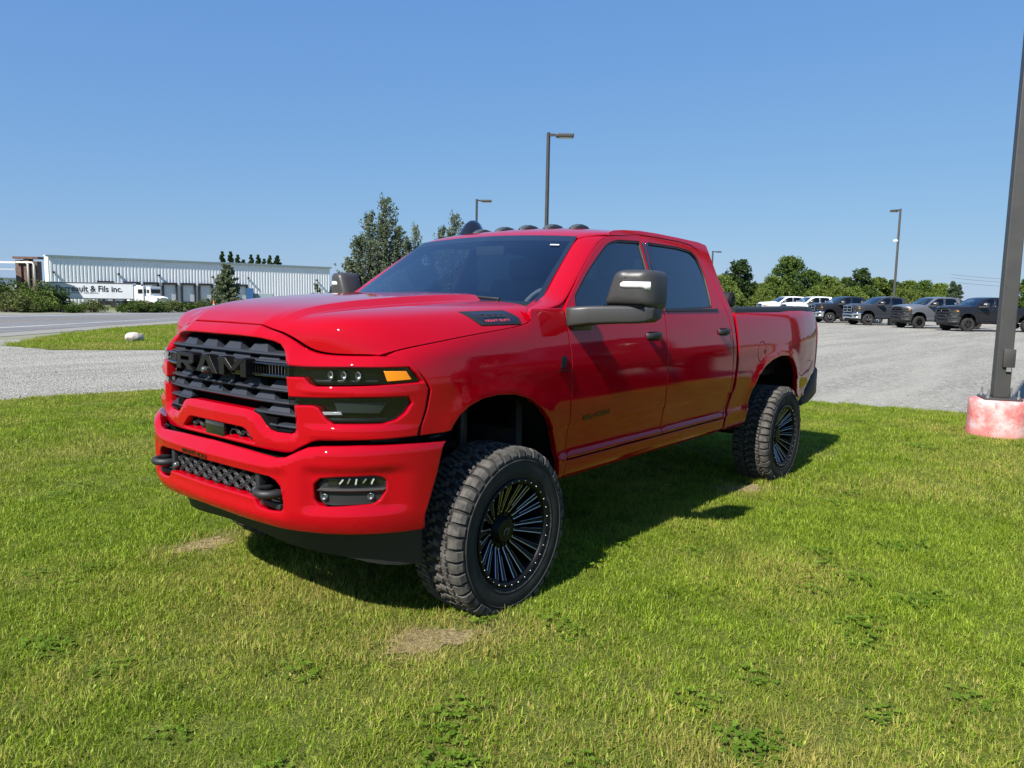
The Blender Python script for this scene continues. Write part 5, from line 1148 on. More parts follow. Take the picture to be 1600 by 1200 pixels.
def broad_tree(h, w, seed, m, leaf=.16, n_clump=84, n_per=80, columnar=False):
    rg = random.Random(seed); t = empty("tree"); tk = MB(); tk.tube([(0, 0, -.2), (rg.uniform(-.1, .1), .05, h*.35), (rg.uniform(-.2, .2), 0, h*.8)], [.035*h*.5, .028*h*.5, .006*h], 8); cs = []
    for i in range(n_clump):
        z = h*(.06+.94*rg.random()**.9); k = z/h; env = w*.5*((1-abs(k-.42)/.62)**.55 if k < .999 else .05); env = max(env, .05*w)
        if columnar: env = w*.5*min(1, (1.02-k)*3.2)*min(1, .45+k*2.2)
        a = rg.uniform(0, 6.283); r = env*math.sqrt(rg.random())*1.0; c = (r*math.cos(a), r*math.sin(a), z); s = (.13+.10*rg.random())*min(w, h)*(1.0 if not columnar else .8)*(1.15-.45*k)
        cs.append((c, (s, s, s*.85)))
        if i % 3 == 0: tk.tube([(0, 0, z*.55), (c[0]*.6, c[1]*.6, z*.82), c], [.012*h*.5, .008*h*.5, .002*h], 5)
    tk.build("trunk", "bark", t, smooth=True); leaf_cloud("crown", cs, m, t, seed, leaf, n_per); return t
def conifer(h, w, seed, m, up=.35, leaf=.13, dens=1.0, leaders=((0, 0, 1.0, 1.0),)):
    """one or several leaders (dx, dy, height factor, width factor), each a spire of upswept or level boughs"""
    rg = random.Random(seed); t = empty("conifer"); tk = MB(); cs = []
    for dx, dy, fh, fw in leaders:
        H_, W_ = h*fh, w*fw; bx = lambda z: (dx*min(1, z/(H_*.35)), dy*min(1, z/(H_*.35)))
        tk.tube([(0, 0, -.2), (*bx(H_*.35), H_*.35), (dx, dy, H_*.99)], [.016*h, .012*h, .002*h], 7); z = H_*.07
        while z < H_*.985:
            k = z/H_; L = W_*.5*(1-k)**.72*(.8+.4*rg.random())+.05*W_; nb = max(4, int((9*(1-k)+3)*(.7 if len(leaders) > 1 else 1))); ox, oy = bx(z)
            for j in range(nb):
                a = rg.uniform(0, 6.283); l_ = L*rg.uniform(.5, 1.2); e = (l_*math.cos(a), l_*math.sin(a), z+l_*up*rg.uniform(.7, 1.4)); tk.tube([(ox, oy, z), (ox+e[0]*.6, oy+e[1]*.6, z+(e[2]-z)*.45), (ox+e[0], oy+e[1], e[2])], [.006*H_*(1-k)+.006, .004*H_*(1-k)+.004, .003], 4)
                for q in (.35, .6, .82, 1.0): cs.append(((ox+e[0]*q, oy+e[1]*q, z+(e[2]-z)*q**1.3+.02*h), (.045*W_+.04, .045*W_+.04, .03*H_+.02)))
            z += H_*.045*(1.1-.4*k)
    tk.build("trunk", "bark", t, smooth=True); leaf_cloud("crown", cs, m, t, seed, leaf, max(6, int(16*dens))); return t
def place(t, x, y, s, label, cat, group, first, z=None, rz=None):
    o = t if first else copy_tree(t, None)
    o.location = (x, y, terrain_z(x) if z is None else z); o.scale = s if hasattr(s, '__len__') else (s, s, s); o.rotation_euler = (0, 0, random.uniform(0, 6.28) if rz is None else rz); return tag(o, label, cat, group)
def copy_tree(o, parent):
    c = o.copy(); COL.objects.link(c); c.parent = parent
    for ch in list(o.children): copy_tree(ch, c)
    return c
def PX(u, D):
    """a ground point in the view direction of image column u (1600 wide), D metres deep"""
    p = cam.matrix_world.translation; q = Vector((3.39891, -2.88194, 0))+(Vector((_f.x, _f.y, 0)).normalized()+Vector((_r.x, _r.y, 0))*((u-800)/1181.83*.9934))*D; return q.x, q.y
# ------------------------------------------------------------------ tree line on the right
tb_ = [broad_tree(6.4, 5.6, 21, "leaf_green"), broad_tree(6.0, 4.4, 22, "leaf_dark"), broad_tree(4.6, 4.8, 23, "leaf_light"), broad_tree(5.2, 3.4, 24, "leaf_green", n_clump=60)]
used = [False]*4
gt = "trees behind the parked trucks"
rows_ = [(1125, 88, 2, .92, "low tree just behind the red cab's rear corner"), (1150, 92, 1, 1.02, "dark upright tree nearest the red cab in the tree line"), (1178, 98, 2, .80, "small tree in the dip of the tree line beside the tallest crown"),
         (1228, 92, 0, 1.02, "broad tallest rounded tree in the tree line above the white trucks"), (1205, 90, 2, .92, "pale bushy tree in front of the tallest tree"), (1262, 94, 0, .80, "medium green tree right of the tallest tree"), (1290, 96, 2, 1.0, "pale green tree behind the two dark pickups"), (1318, 95, 3, .86, "narrow green tree behind the chrome-bumper pickups"),
         (1340, 92, 1, .90, "dark tree left of the slim lamp post"), (1366, 96, 2, .98, "pale tree just left of the slim lamp post"), (1392, 95, 3, .82, "narrow tree directly behind the slim lamp post"), (1415, 97, 2, .92, "bushy tree just right of the slim lamp post"), (1440, 95, 0, .66, "low rounded tree behind the silver pickup"), (1463, 99, 2, .88, "pale tree between silver and black pickups"), (1600, 92, 3, .90, "green tree right of the near lamp post"), (1640, 90, 0, .9, "broad tree at the right edge"), (1138, 84, 2, .66, "low bush-like tree beside the rolled cover"), (1190, 84, 2, .62, "low pale bush-like tree above the first white pickup"), (1245, 86, 3, .66, "low green tree below the tallest crown"), (1276, 88, 2, .72, "low pale tree above the dark chrome pickup"), (1304, 86, 2, .70, "low pale tree above the charcoal pickup"), (1330, 87, 2, .70, "low pale tree left of the slim post foot"), (1354, 88, 3, .66, "low narrow tree near the slim post foot"), (1404, 88, 2, .68, "low pale tree behind the silver pickup's bonnet"), (1428, 89, 2, .66, "low pale tree behind the silver pickup's cab"), (1452, 90, 2, .60, "low pale tree right of the silver pickup's cab")]
for u, D, k, s, lab in rows_:
    x, y = PX(u, D); place(tb_[k], x, y, (s*random.uniform(.95, 1.1), s*random.uniform(.95, 1.1), s), lab, "tree", gt, not used[k]); used[k] = True
cf = conifer(4.6, 1.9, 31, "needle_blue", up=.1, leaf=.10)
for i, (u, D, s, lab) in enumerate([(1484, 92, .95, "left of two small spruces rising behind the black pickup"), (1494, 94, .88, "right of two small spruces rising behind the black pickup")]): x, y = PX(u, D); place(cf, x, y, s, lab, "tree", "small spruces", i == 0)
# ------------------------------------------------------------------ trees left of the windshield
leaf_mat("feather", (.075, .105, .055), (.135, .170, .095), (.25, .27, .17), .35)
ft = conifer(9.9, 3.7, 41, "feather", up=1.05, leaf=.115, dens=.42, leaders=((.55, .3, 1.0, 1.0), (-.9, .2, .86, .95), (1.5, -.3, .74, .8), (-1.9, -.4, .64, .95), (.1, -.9, .80, .9), (-2.6, .3, .42, .8), (2.1, .5, .45, .8)))
x, y = PX(592, 68); place(ft, x, y, (1, 1, 1), "tall feathery grey-green tree left of the red truck's windshield", "tree", "feathery trees", True)
x, y = PX(700, 74); place(ft, x, y, (.86, .86, .93), "feathery tree behind the red truck's roof corner", "tree", "feathery trees", False)
x, y = PX(640, 72); place(ft, x, y, (.6, .6, .80), "slimmer feathery tree between the two tall ones", "tree", "feathery trees", False)
for u, D, k, s, lab in [(545, 80, 2, .62, "low bush at the foot of the tall feathery tree"), (528, 120, 1, .86, "dark tree beside the right end of the warehouse"), (560, 110, 0, .75, "round tree behind the passenger mirror"), (610, 88, 2, .7, "pale bush under the tall feathery tree"), (655, 95, 0, .8, "leafy tree seen through the windshield"), (720, 100, 1, .8, "dark tree behind the red truck's roof")]:
    x, y = PX(u, D); place(tb_[k], x, y, s, lab, "tree", "trees near the warehouse", False)
# ------------------------------------------------------------------ lamp posts
mat("concrete", (.36, .35, .33), .9)
mat("post_metal", (.075, .072, .068), .5, .4, noise=(6, .7, (.055, .055, .055))); mat("lamp_glass", (.55, .52, .45), .25)
mat("pink_concrete", (.62, .20, .19), .9, noise=(5, 1.0, (.62, .46, .44)), bump=(35, .5, .008))
def lamp_post(x, y, h, arm, adir, label, w=.14, cam_=False):
    t = empty("lamp_post", (x, y, 0)); p = MB(); p.box((0, 0, h/2), (w, w, h), taper=.82, bev=.012); p.build("pole", "post_metal", t)
    a = MB(); dx, dy = math.cos(adir), math.sin(adir)
    a.box((dx*arm*.25, dy*arm*.25, h-.10), (arm*.5, .08, .10), rz=adir); ao = a.build("arm", "post_metal", t)
    hd = MB(); hd.box((dx*arm*.66, dy*arm*.66, h-.12), (arm*.72, .32, .16), rz=adir, bev=.05); hd.build("lamp_head", "post_metal", t)
    lg = MB(); lg.box((dx*arm*.68, dy*arm*.68, h-.215), (arm*.5, .24, .03), rz=adir, bev=.01); lg.build("lamp_glass", "lamp_glass", t)
    b = MB(); b.lathe([(-.1, .30), (.42, .30), (.45, .27), (.45, .001)], 28, 'z'); b.build("footing", "concrete", t, auto=40)
    if cam_:
        c = MB(); c.box((-.16, 0, h*.73), (.30, .16, .13), bev=.03); c.build("camera_box", "white_lens", t); 
    return tag(t, label, "lamp post", "parking lot lamp posts")
RGT = math.atan2(_r.y, _r.x)
lamp_post(-16.37, 23.4, 8.5, 1.05, RGT, "tall lamp post rising above the red truck's roof lights")
lamp_post(-33.77, 38.17, 8.5, 1.05, RGT, "smaller lamp post left of the tall one above the roof")
lamp_post(-43.3, 98.2, 8.5, 1.2, RGT, "far lamp post just right of the red cab", .2)
lamp_post(-10.55, 58.58, 8.5, .7, RGT+2.2, "slim leaning-looking lamp post with camera box above the parked trucks", .16, True)
lamp_post(-53.0, 54.1, 8.5, 1.1, RGT, "lamp post half hidden among the feathery trees", .16)
# the near post with its painted footing
t = empty("lamp_post", (2.20, 7.98, 0)); p = MB(); p.box((0, 0, 4.75), (.172, .172, 8.5), taper=.85, bev=.012, rz=.35); p.build("pole", "post_metal", t)
bp_ = MB(); bp_.box((0, 0, .487), (.40, .40, .026), rz=.35, bev=.005); bp_.build("base_plate", "post_metal", t, auto=30)
mat("galvanised", (.42, .42, .41), .45, .8)
for k in range(4):
    a = .35+math.pi/4+k*math.pi/2; b = MB(); b.tube([(.225*math.cos(a), .225*math.sin(a), .46), (.225*math.cos(a), .225*math.sin(a), .60)], .012, 8); b.lathe([(.498, .001), (.498, .024), (.522, .024), (.522, .001)], 6, 'z', (.225*math.cos(a), .225*math.sin(a), 0)); b.build("anchor_bolt", "galvanised", t)
hb = MB(); hb.box((.07, -.075, .98), (.13, .05, .22), rz=.35, bev=.012); hb.build("hand_hole_cover", "post_metal", t, auto=30); ou = MB(); ou.box((.075, -.082, .845), (.05, .03, .05), rz=.35); ou.build("outlet", "galvanised", t)
m = bpy.data.materials.new("worn_pink"); m.use_nodes = True; n, l = nodes_of(m); b = n["Principled BSDF"]; b.inputs['Roughness'].default_value = .9; tc = n.new("ShaderNodeTexCoord"); O = tc.outputs['Object']
c = ramp(n, l, noise_chain(n, l, O, 4.5, 6, .65), [(.36, (.56, .12, .12)), (.48, (.60, .24, .22)), (.60, (.58, .44, .43)), (.74, (.50, .47, .47))]); sepz = n.new("ShaderNodeSeparateXYZ"); l.new(O, sepz.inputs[0])
mz = n.new("ShaderNodeMapRange"); mz.inputs['From Min'].default_value = .02; mz.inputs['From Max'].default_value = .17; mz.inputs['To Min'].default_value = .75; mz.inputs['To Max'].default_value = 0; l.new(sepz.outputs[2], mz.inputs['Value']); c = mixc(n, l, mz.outputs[0], c, (.58, .17, .15))
pits = ramp(n, l, noise_chain(n, l, O, 26, 4, .7), [(.60, (0, 0, 0)), (.66, (.8, .8, .8))]); c = mixc(n, l, pits, c, (.20, .15, .145)); l.new(c, b.inputs['Base Color'])
bm_ = n.new("ShaderNodeBump"); bm_.inputs['Strength'].default_value = .6; bm_.inputs['Distance'].default_value = .012; l.new(noise_chain(n, l, O, 20, 6, .7), bm_.inputs['Height']); l.new(bm_.outputs[0], b.inputs['Normal']); M["worn_pink"] = m
ft_ = MB(); rg_ = random.Random(3); V = []; nn = 40
for z, r in ((-.05, .345), (.03, .340), (.15, .332), (.30, .328), (.43, .325), (.462, .316), (.474, .300), (.474, .001)):
    for k in range(nn): a = 2*math.pi*k/nn; q = r*(1+.010*math.sin(3*a+z*9)+.006*math.sin(7*a)+rg_.uniform(-.003, .003)); V.append((q*math.cos(a), q*math.sin(a), z))
ft_.add(V, [(i*nn+k, i*nn+(k+1) % nn, (i+1)*nn+(k+1) % nn, (i+1)*nn+k) for i in range(7) for k in range(nn)]); ft_.build("footing", "worn_pink", t, auto=50)
ah = MB(); ah.box((.45, .35, 8.92), (1.0, .08, .10), rz=RGT); ah.box((.75, .60, 8.9), (.7, .32, .16), rz=RGT, bev=.05); ah.build("lamp_head", "post_metal", t)
tag(t, "near lamp post on a worn pink-painted concrete footing at the lawn edge", "lamp post", "parking lot lamp posts")
# ------------------------------------------------------------------ boulder
bm = bmesh.new(); bmesh.ops.create_icosphere(bm, subdivisions=4, radius=1); rg_ = np.random.default_rng(4); dirs = rg_.normal(size=(14, 3)); dirs /= np.linalg.norm(dirs, axis=1)[:, None]
for v in bm.verts:
    q = np.array(v.co); cut = min(1.0, min((.80+.14*(i % 3))/max(q@d, 1e-3) if q@d > 0 else 9 for i, d in enumerate(dirs))); q = q*cut*(1+.02*math.sin(9*q[0]+4*q[1])); v.co = Vector((q[0]*.27, q[1]*.22, q[2]*.21))
me = bpy.data.meshes.new("boulder"); bm.to_mesh(me); bm.free(); mat("boulder_stone", (.52, .47, .42), .9, noise=(4, .8, (.34, .30, .27)), bump=(14, .6, .03)); me.materials.append(M["boulder_stone"]); me.polygons.foreach_set("use_smooth", [True]*len(me.polygons))
bo_ = link(bpy.data.objects.new("boulder", me)); bo_.location = (-20.7, 7.9, .12); bo_.rotation_euler = (0, .1, .9); tag(bo_, "pale rounded boulder lying on the grass strip by the road", "boulder")
# ------------------------------------------------------------------ warehouse
def corr_mat(): 
    mat("siding", (.80, .81, .80), .5, 0, noise=(.4, .5, (.70, .72, .72))); mat("roof_trim", (.22, .29, .30), .5); mat("dock_seal", (.03, .03, .03), .9); mat("dock_door", (.62, .63, .63), .5, noise=(1.5, .5, (.5, .51, .51)));
corr_mat()
A = Vector((-149.7, 50.8, -1.5)); B = Vector((*PX(510, 176), -1.5)); dv = (B-A); Lw = dv.length; dv.normalize(); nv = Vector((dv.y, -dv.x, 0)); H = 9.0
wh = empty("warehouse", A, math.atan2(dv.y, dv.x)); tag(wh, "long white corrugated-metal warehouse with loading docks across the road", "building")
# local frame: x along the wall, -y towards the viewer
cm_ = MB(); pitch = .62; x = 0; V = []
while x < Lw:
    for dx, dy in ((0, 0), (.26, 0), (.30, -.05), (.58, -.05)): V.append((x+dx, dy))
    x += pitch
V.append((x, 0)); V3 = [(a, b, 0) for a, b in V]+[(a, b, H) for a, b in V]; nq = len(V)
ex = V[-1][0]
cm_.add(V3, [(i, i+1, nq+i+1, nq+i) for i in range(nq-1)]); cm_.box((0.02, 1.5, H/2), (.1, 3, H-.04)); cm_.box((ex, 1.5, H/2), (.1, 3, H-.04)); cm_.build("wall", "siding", wh)
rf = MB(); rf.box((ex/2, 1.5, H+.08), (ex+.3, 3.3, .12)); ro_ = rf.build("roof", "siding", wh); tr_ = MB(); tr_.box((ex/2, -.22, H-.05), (ex+.8, .20, .34)); tr_.build("roof_trim", "roof_trim", wh)
def wall_u(u):
    """distance along the wall seen in image column u"""
    x0, y0 = PX(u, 1.0); d = Vector((x0, y0))-Vector((3.39891, -2.88194)); a = Vector((A.x, A.y))-Vector((3.39891, -2.88194)); cr = lambda p, q: p.x*q.y-p.y*q.x; return cr(a, d)/cr(d, Vector((dv.x, dv.y)))
for i, u in enumerate((162, 203, 233, 262, 291, 318, 345, 373)):
    s = wall_u(u); g = MB()
    g.box((s-1.28, -.30, 2.65), (.30, .5, 3.6)); g.box((s+1.28, -.30, 2.65), (.30, .5, 3.6)); g.box((s, -.34, 4.45), (2.86, .6, .40)); dk = g.build("dock_shelter", "dock_seal", wh)
    dd = MB(); dd.box((s, -.20, 2.6), (2.3, .10, 3.4)); dd.build("dock_door", "dock_door", dk); bb = MB(); bb.box((s, -.3, .55), (2.8, .5, .5)); bb.build("dock_bumper", "dock_seal", dk)
for u in (82, 183, 246, 330, 385, 492):
    s = wall_u(u); g = MB(); g.box((s, -.35, H-3.0), (.35, .5, .35)); g.build("wall_lamp", "dock_seal", wh)
lb = MB(); lb.box((ex+7, 6, 2.4), (10, 10, 4.8)); lb.build("annex", "concrete", wh)
sm = empty("low_building", (-152, 44, -1.5), math.atan2(dv.y, dv.x)); q = MB(); q.box((0, 4, 2.3), (10, 8, 4.6)); q.build("wall", "siding", sm); q = MB(); q.box((0, 4, 4.7), (10.4, 8.4, .25)); q.build("roof", "roof_trim", sm); tag(sm, "low grey-white shed left of the long warehouse", "building")
# ------------------------------------------------------------------ industrial plant at the far left
mat("tank_metal", (.55, .57, .58), .35, .7, noise=(.6, .6, (.42, .43, .43))); mat("rust_brown", (.10, .055, .04), .7, noise=(2, .8, (.16, .10, .08))); mat("duct_white", (.62, .60, .56), .6)
x, y = PX(0, 118); tk = empty("storage_tank", (x-1.2, y-1.6, -1.4)); q = MB(); q.lathe([(3.2, .3), (4.2, 1.75), (7.2, 1.8), (8.0, 1.45), (8.5, .75), (8.65, .001)], 32, 'z'); q.build("vessel", "tank_metal", tk, smooth=True)
for k in range(4):
    g = MB(); a = k*math.pi/2+.6; g.tube([(1.5*math.cos(a), 1.5*math.sin(a), -.2), (1.5*math.cos(a), 1.5*math.sin(a), 4.4)], .12, 8); g.build("leg", "rust_brown", tk)
tag(tk, "silver storage tank on legs at the left edge", "tank")
x, y = PX(42, 122); pl_ = empty("dust_plant", (x, y, -1.4), RGT); tag(pl_, "brown plant tower with pale pipes left of the warehouse", "machinery")
for k, (dx, dz) in enumerate(((-1.1, 7.4), (.2, 7.7), (1.5, 7.2))):
    g = MB(); g.box((dx, 0, dz/2), (.85, 1.2, dz)); g.build("filter_tower", "rust_brown", pl_)
for k, dx in enumerate((.0, .95)):
    g = MB(); g.tube([(dx-1.2, -.9, 7.0), (dx+.4, -.9, 7.0), (dx+.65, -.9, 6.7), (dx+.7, -.9, 3.0)], .16, 8); g.build("pipe", "duct_white", pl_, smooth=True)
g = MB(); g.box((-2.6, 0, 7.0), (3.4, .5, .3)); g.box((-3.0, 0, 5.9), (2.6, 1.0, .12)); g.build("catwalk", "duct_white", pl_)
g = MB(); g.box((.2, 0, 7.75), (4.0, 1.6, .35)); g.build("cap", "rust_brown", pl_)
# ------------------------------------------------------------------ lorries
mat("trailer_white", (.60, .62, .66), .5, noise=(.7, .5, (.50, .52, .56))); mat("truck_white", (.78, .78, .77), .35); mat("dark_glass", (.01, .012, .014), .1, coat=1)
P0 = Vector((*PX(52, 126), -1.4)); P1 = Vector((*PX(208, 130), -1.4)); td = (P1-P0); LT = td.length; ta = math.atan2(td.y, td.x)
tr = empty("trailer_lorry", P0, ta); tag(tr, "white lettered semi-trailer with its tractor parked along the far side of the road", "lorry")
g = MB(); g.box((LT/2, 0, 2.72), (LT, 2.5, 2.75), bev=.04); g.build("trailer_body", "trailer_white", tr)
for z in (1.42, 4.02): g = MB(); g.box((LT/2, -1.27, z), (LT, .05, .12)); g.build("side_rail", "steel_dark", tr)
text_mesh("lettering", "Perreault & Fils inc.", lambda u, w, d: (LT*.56+u, -1.285, 3.05+w), "badge_black", tr, size=1.0, bold=.018, width=LT*.66)["kind"] = "stuff"
text_mesh("small_lettering", "TRANSPORT GENERAL", lambda u, w, d: (LT*.47+u, -1.285, 2.35+w), "badge_black", tr, size=.22, width=LT*.36)["kind"] = "stuff"
def hgv_wheel(x, y, parent, r=.5):
    g = MB(); g.lathe([(-.14, .001), (-.15, r*.6), (-.16, r*.95), (-.10, r), (.10, r), (.16, r*.95), (.15, r*.6), (.12, .001)], 20, 'y', (x, y, r)); g.build("wheel", "rubber", parent, auto=40)
for x in (2.0, 3.3, LT-3.2): hgv_wheel(x, -1.05, tr)
g = MB(); g.box((2.6, 0, 1.15), (3.4, 2.2, .35)); g.build("under_frame", "steel_dark", tr); g = MB(); g.box((LT-4.6, -1.0, 1.0), (.3, .1, .9)); g.build("landing_leg", "steel_dark", tr)
def tractor(parent, x0, sy=1):
    g = MB(); g.box((x0+1.2, 0, 2.35), (2.0, 2.3, 2.5), bev=.12); g.build("cab", "truck_white", parent)
    g = MB(); g.prism([(0, 0), (2.0, 0), (2.05, .75), (1.7, 1.0), (0, 1.25)], lambda a, b, d: (x0+2.2+a, -1.0+d, .75+b), 2.0); g.build("bonnet", "truck_white", parent)
    g = MB(); g.box((x0+2.21, 0, 2.75), (.06, 1.9, .75)); g.build("windscreen", "dark_glass", parent); g = MB(); g.box((x0+1.65, -1.16, 2.75), (.7, .04, .7)); g.build("side_window", "dark_glass", parent)
    g = MB(); g.box((x0+4.26, 0, 1.25), (.06, 1.2, .8)); g.build("radiator_grille", "chrome", parent); g = MB(); g.box((x0+4.35, 0, .7), (.2, 2.2, .4), bev=.05); g.build("bumper", "truck_white", parent)
    g = MB(); g.tube([(x0+.05, -1.1, .8), (x0+.05, -1.1, 4.0)], .09, 8); g.build("exhaust_stack", "steel_dark", parent); g = MB(); g.box((x0-.6, 0, .9), (3.4, 1.0, .3)); g.build("tractor_frame", "steel_dark", parent)
    for x in (x0-1.4, x0+3.3): hgv_wheel(x, -1.0, parent); hgv_wheel(x, 1.0, parent)
tractor(tr, LT-.6)
px_, py_ = PX(226, 140); bt = empty("white_lorry", (px_, py_, -1.4), ta-.75); tag(bt, "white sleeper-cab lorry parked nose-out beside the lettered trailer", "lorry"); tractor(bt, .4); g = MB(); g.box((-1.9, 0, 2.4), (4.0, 2.4, 2.9), bev=.05); g.build("box_body", "truck_white", bt)
px_, py_ = PX(407, 150); sk = empty("skip", (px_, py_, -1.4), ta); g = MB(); g.box((0, 0, 1.5), (4.2, 2.2, 2.4), bev=.05); g.build("body", "roof_trim", sk); tag(sk, "dark container by the warehouse wall above the red bonnet", "container")
px_, py_ = PX(388, 148); sk = empty("blue_bin", (px_, py_, -1.4), ta); mat("blue_paint", (.02, .08, .20), .5); g = MB(); g.box((0, 0, 1.9), (1.3, 1.3, 3.6), bev=.05); g.build("body", "blue_paint", sk); tag(sk, "tall blue bin beside the dark container", "bin")
# ------------------------------------------------------------------ trees and bushes on the left
cn = conifer(7.2, 4.8, 51, "feather", up=.15, leaf=.16, dens=1.2); x, y = PX(352, 118); place(cn, x, y, (1.05, 1.05, 1.0), "dark conifer standing in front of the warehouse docks", "tree", None, True)
cs_ = broad_tree(4.2, 1.7, 52, "leaf_green", leaf=.11, n_clump=22, n_per=30); x, y = PX(493, 128); place(cs_, x, y, 1.15, "young slender tree against the right end of the warehouse wall", "tree", None, True)
po = broad_tree(14.5, 3.4, 53, "leaf_dark", leaf=.30, n_clump=110, n_per=50, columnar=True)
for i, (u, dh) in enumerate(((346, 0), (359, 0), (370, -1.0), (379, -2.6), (391, -.9), (402, -.9), (411, -2.2), (420, -1.0), (432, -1.0))):
    x, y = PX(u, 262); place(po, x, y, (1.05, 1.05, (16.4+dh)/14.5), "poplar number %s from the left above the warehouse roof" % ("one two three four five six seven eight nine".split()[i]), "tree", "row of poplars behind the warehouse", i == 0)
def bush(w, h, seed, m, leaf=.10, nc=30, npr=60):
    rg = random.Random(seed); t = empty("bush"); cs = []; st = MB()
    for i in range(nc): a = rg.uniform(0, 6.28); r = w*.5*math.sqrt(rg.random()); z = h*(.12+.8*rg.random()*(1-(r/(w*.55))**2*.6)); s = .16*h+.12*rg.random()*h; cs.append(((r*math.cos(a), r*math.sin(a), z), (s*1.2, s*1.2, s))); st.tube([(r*.3*math.cos(a), r*.3*math.sin(a), 0), (r*math.cos(a), r*math.sin(a), z)], [.03, .01], 4)
    st.build("stems", "bark", t); leaf_cloud("foliage", cs, m, t, seed, leaf, npr); return t
bsh = [bush(3.4, 2.5, 61, "leaf_light"), bush(3.0, 2.2, 62, "leaf_dark"), bush(2.6, 1.5, 63, "weed", .09), bush(2.4, 1.0, 64, "leaf_green", .08)]; ub = [False]*4
gb = "roadside bushes"
for u, D, k, s, lab in [(-22, 52, 1, 1.0, "dark bush at the very left edge beyond the road"), (4, 54, 1, .95, "tall dark bush below the silver tank"), (40, 53, 0, .98, "big bright green roadside bush below the brown plant"), (70, 53, 1, .84, "dark roadside bush hiding the trailer's tail"), (86, 54, 1, .74, "dark bush just left of the trailer lettering"), (56, 51.5, 0, .66, "bright bush between two dark ones"), (10, 50.5, 2, .95, "grey-green weeds at the road edge by the left frame"), (36, 50.2, 2, .8, "grey-green weeds below the big bright bush"), (116, 52, 0, .36, "small bright bush under the trailer"), (142, 53, 2, .62, "reddish weedy bush under the trailer lettering"), (100, 51, 3, .6, "low green clump below the dark bush"),
                            (205, 54, 3, .80, "low clump at the track's right side"), (222, 54.5, 2, .62, "weedy clump below the white bonnet"), (242, 55, 3, .85, "low bush in front of the white lorry"), (262, 56, 2, .65, "weedy clump left of the docks"), (284, 57, 3, .8, "low bush below the middle dock"), (304, 58, 2, .6, "weeds next to the red bonnet"), (325, 59, 3, .7, "low bush half behind the bonnet")]:
    x, y = PX(u, D); place(bsh[k], x, y, s, lab, "bush", gb, not ub[k]); ub[k] = True
# traffic cone by the docks
x, y = PX(331, 112); cn_ = empty("traffic_cone", (x, y, -1.4)); mat("cone_orange", (.75, .16, .03), .6); g = MB(); g.lathe([(0, .45), (.06, .45), (.08, .30), (1.6, .08), (1.62, .001)], 16, 'z'); g.build("cone_body", "cone_orange", cn_); g = MB(); g.lathe([(.8, .205), (1.15, .155)], 16, 'z'); g.build("white_band", "white_lens", cn_); tag(cn_, "orange and white road marker beside the conifer", "cone")
# far woods round the horizon
rg = np.random.default_rng(8); cs = []
for k in range(900):
    a = rg.uniform(0, 6.283); d = rg.uniform(380, 470); h = rg.uniform(2.5, 6.0); x, y = d*math.cos(a), d*math.sin(a); cs.append(((x, y, h*.35-1.0), (rg.uniform(4, 9), rg.uniform(4, 9), h*.65)))
fw_ = leaf_cloud("far_woods", cs, "leaf_dark", None, 9, 1.5, 34); tag(fw_, "distant dark woods along the horizon", "woods", kind='stuff')
# overhead wires on the right
mat("wire", (.03, .03, .03), .6)
for k, (z0, z1) in enumerate(((9.0, 8.2), (8.2, 7.4), (7.2, 6.4))):
    w = MB(); p0 = Vector((*PX(1480, 190), z0)); p1 = Vector((*PX(1760, 190), z1)); w.tube([p0+(p1-p0)*t-Vector((0, 0, 2.2*4*t*(1-t)*.35)) for t in np.linspace(0, 1, 9)], .035, 4); tag(w.build("overhead_wire", "wire"), "%s of three thin power lines crossing the sky by the near lamp post" % ("topmost", "middle one", "lowest")[k], "wire", "power lines")
# ================================================================== the pickup itself, and the parked trucks made from its parts
hero = empty("pickup_truck"); tag(hero, "red lifted crew-cab pickup truck on black multi-spoke wheels parked on the lawn", "pickup truck")
build_truck(hero)
w0 = build_wheel("wheel", hero, (.925, 0, HUBZ), False)
for x, y in ((.925, WB), (-.925, 0), (-.925, WB)):
    w = copy_tree(w0, hero); w.location = (x, y, HUBZ); w.rotation_euler = (random.uniform(0, 1), 0, math.pi if x < 0 else 0)
# factory wheel for the parked trucks
def stock_wheel(name, parent, loc, flip, rimm):
    m = MB(); m.lathe([(.10, .20), (.125, .225), (.135, .30), (.130, .36), (.105, .395), (-.105, .395), (-.13, .36), (-.13, .22)], 32, 'x'); w = m.build(name, "rubber", parent, auto=40); w.location = loc; w.rotation_euler = (.2, 0, math.pi if flip else 0)
    r = MB(); r.lathe([(.118, .232), (.126, .222), (.110, .212), (.06, .205)], 32, 'x')
    for k in range(5):
        a = 2*math.pi*k/5; c, s = math.cos(a), math.sin(a); V = []
        for rr, wd, xx in ((.05, .05, .10), (.21, .045, .108)):
            for sg in (-1, 1): V += [(xx, rr*c-sg*wd*s, rr*s+sg*wd*c), (xx-.04, rr*c-sg*wd*s, rr*s+sg*wd*c)]
        r.add(V, [(0, 2, 6, 4), (0, 4, 5, 1), (2, 3, 7, 6)])
    r.lathe([(.09, .07), (.12, .055), (.122, .001)], 20, 'x'); r.build("rim", rimm, w, auto=30); b = MB(); b.lathe([(.03, .205), (.03, .001)], 24, 'x'); b.build("brake", "steel_dark", w); return w
SKIP = {"rolled_tonneau", "bed_rail", "roof_marker_lamp", "marker_lens", "aerial", "wheel", "sticker", "door_badge", "bumper_lettering", "fender_emblem", "hood_vent", "sensor_plate", "camera_lens", "fog_reflector", "notch_shade", "parking_sensor", "letter_r", "letter_a", "letter_m", "letter_bar", "axles", "wiper", "frit_side", "frit_top", "steering_wheel"}
def kind_of(o): return o.name.split('.')[0]
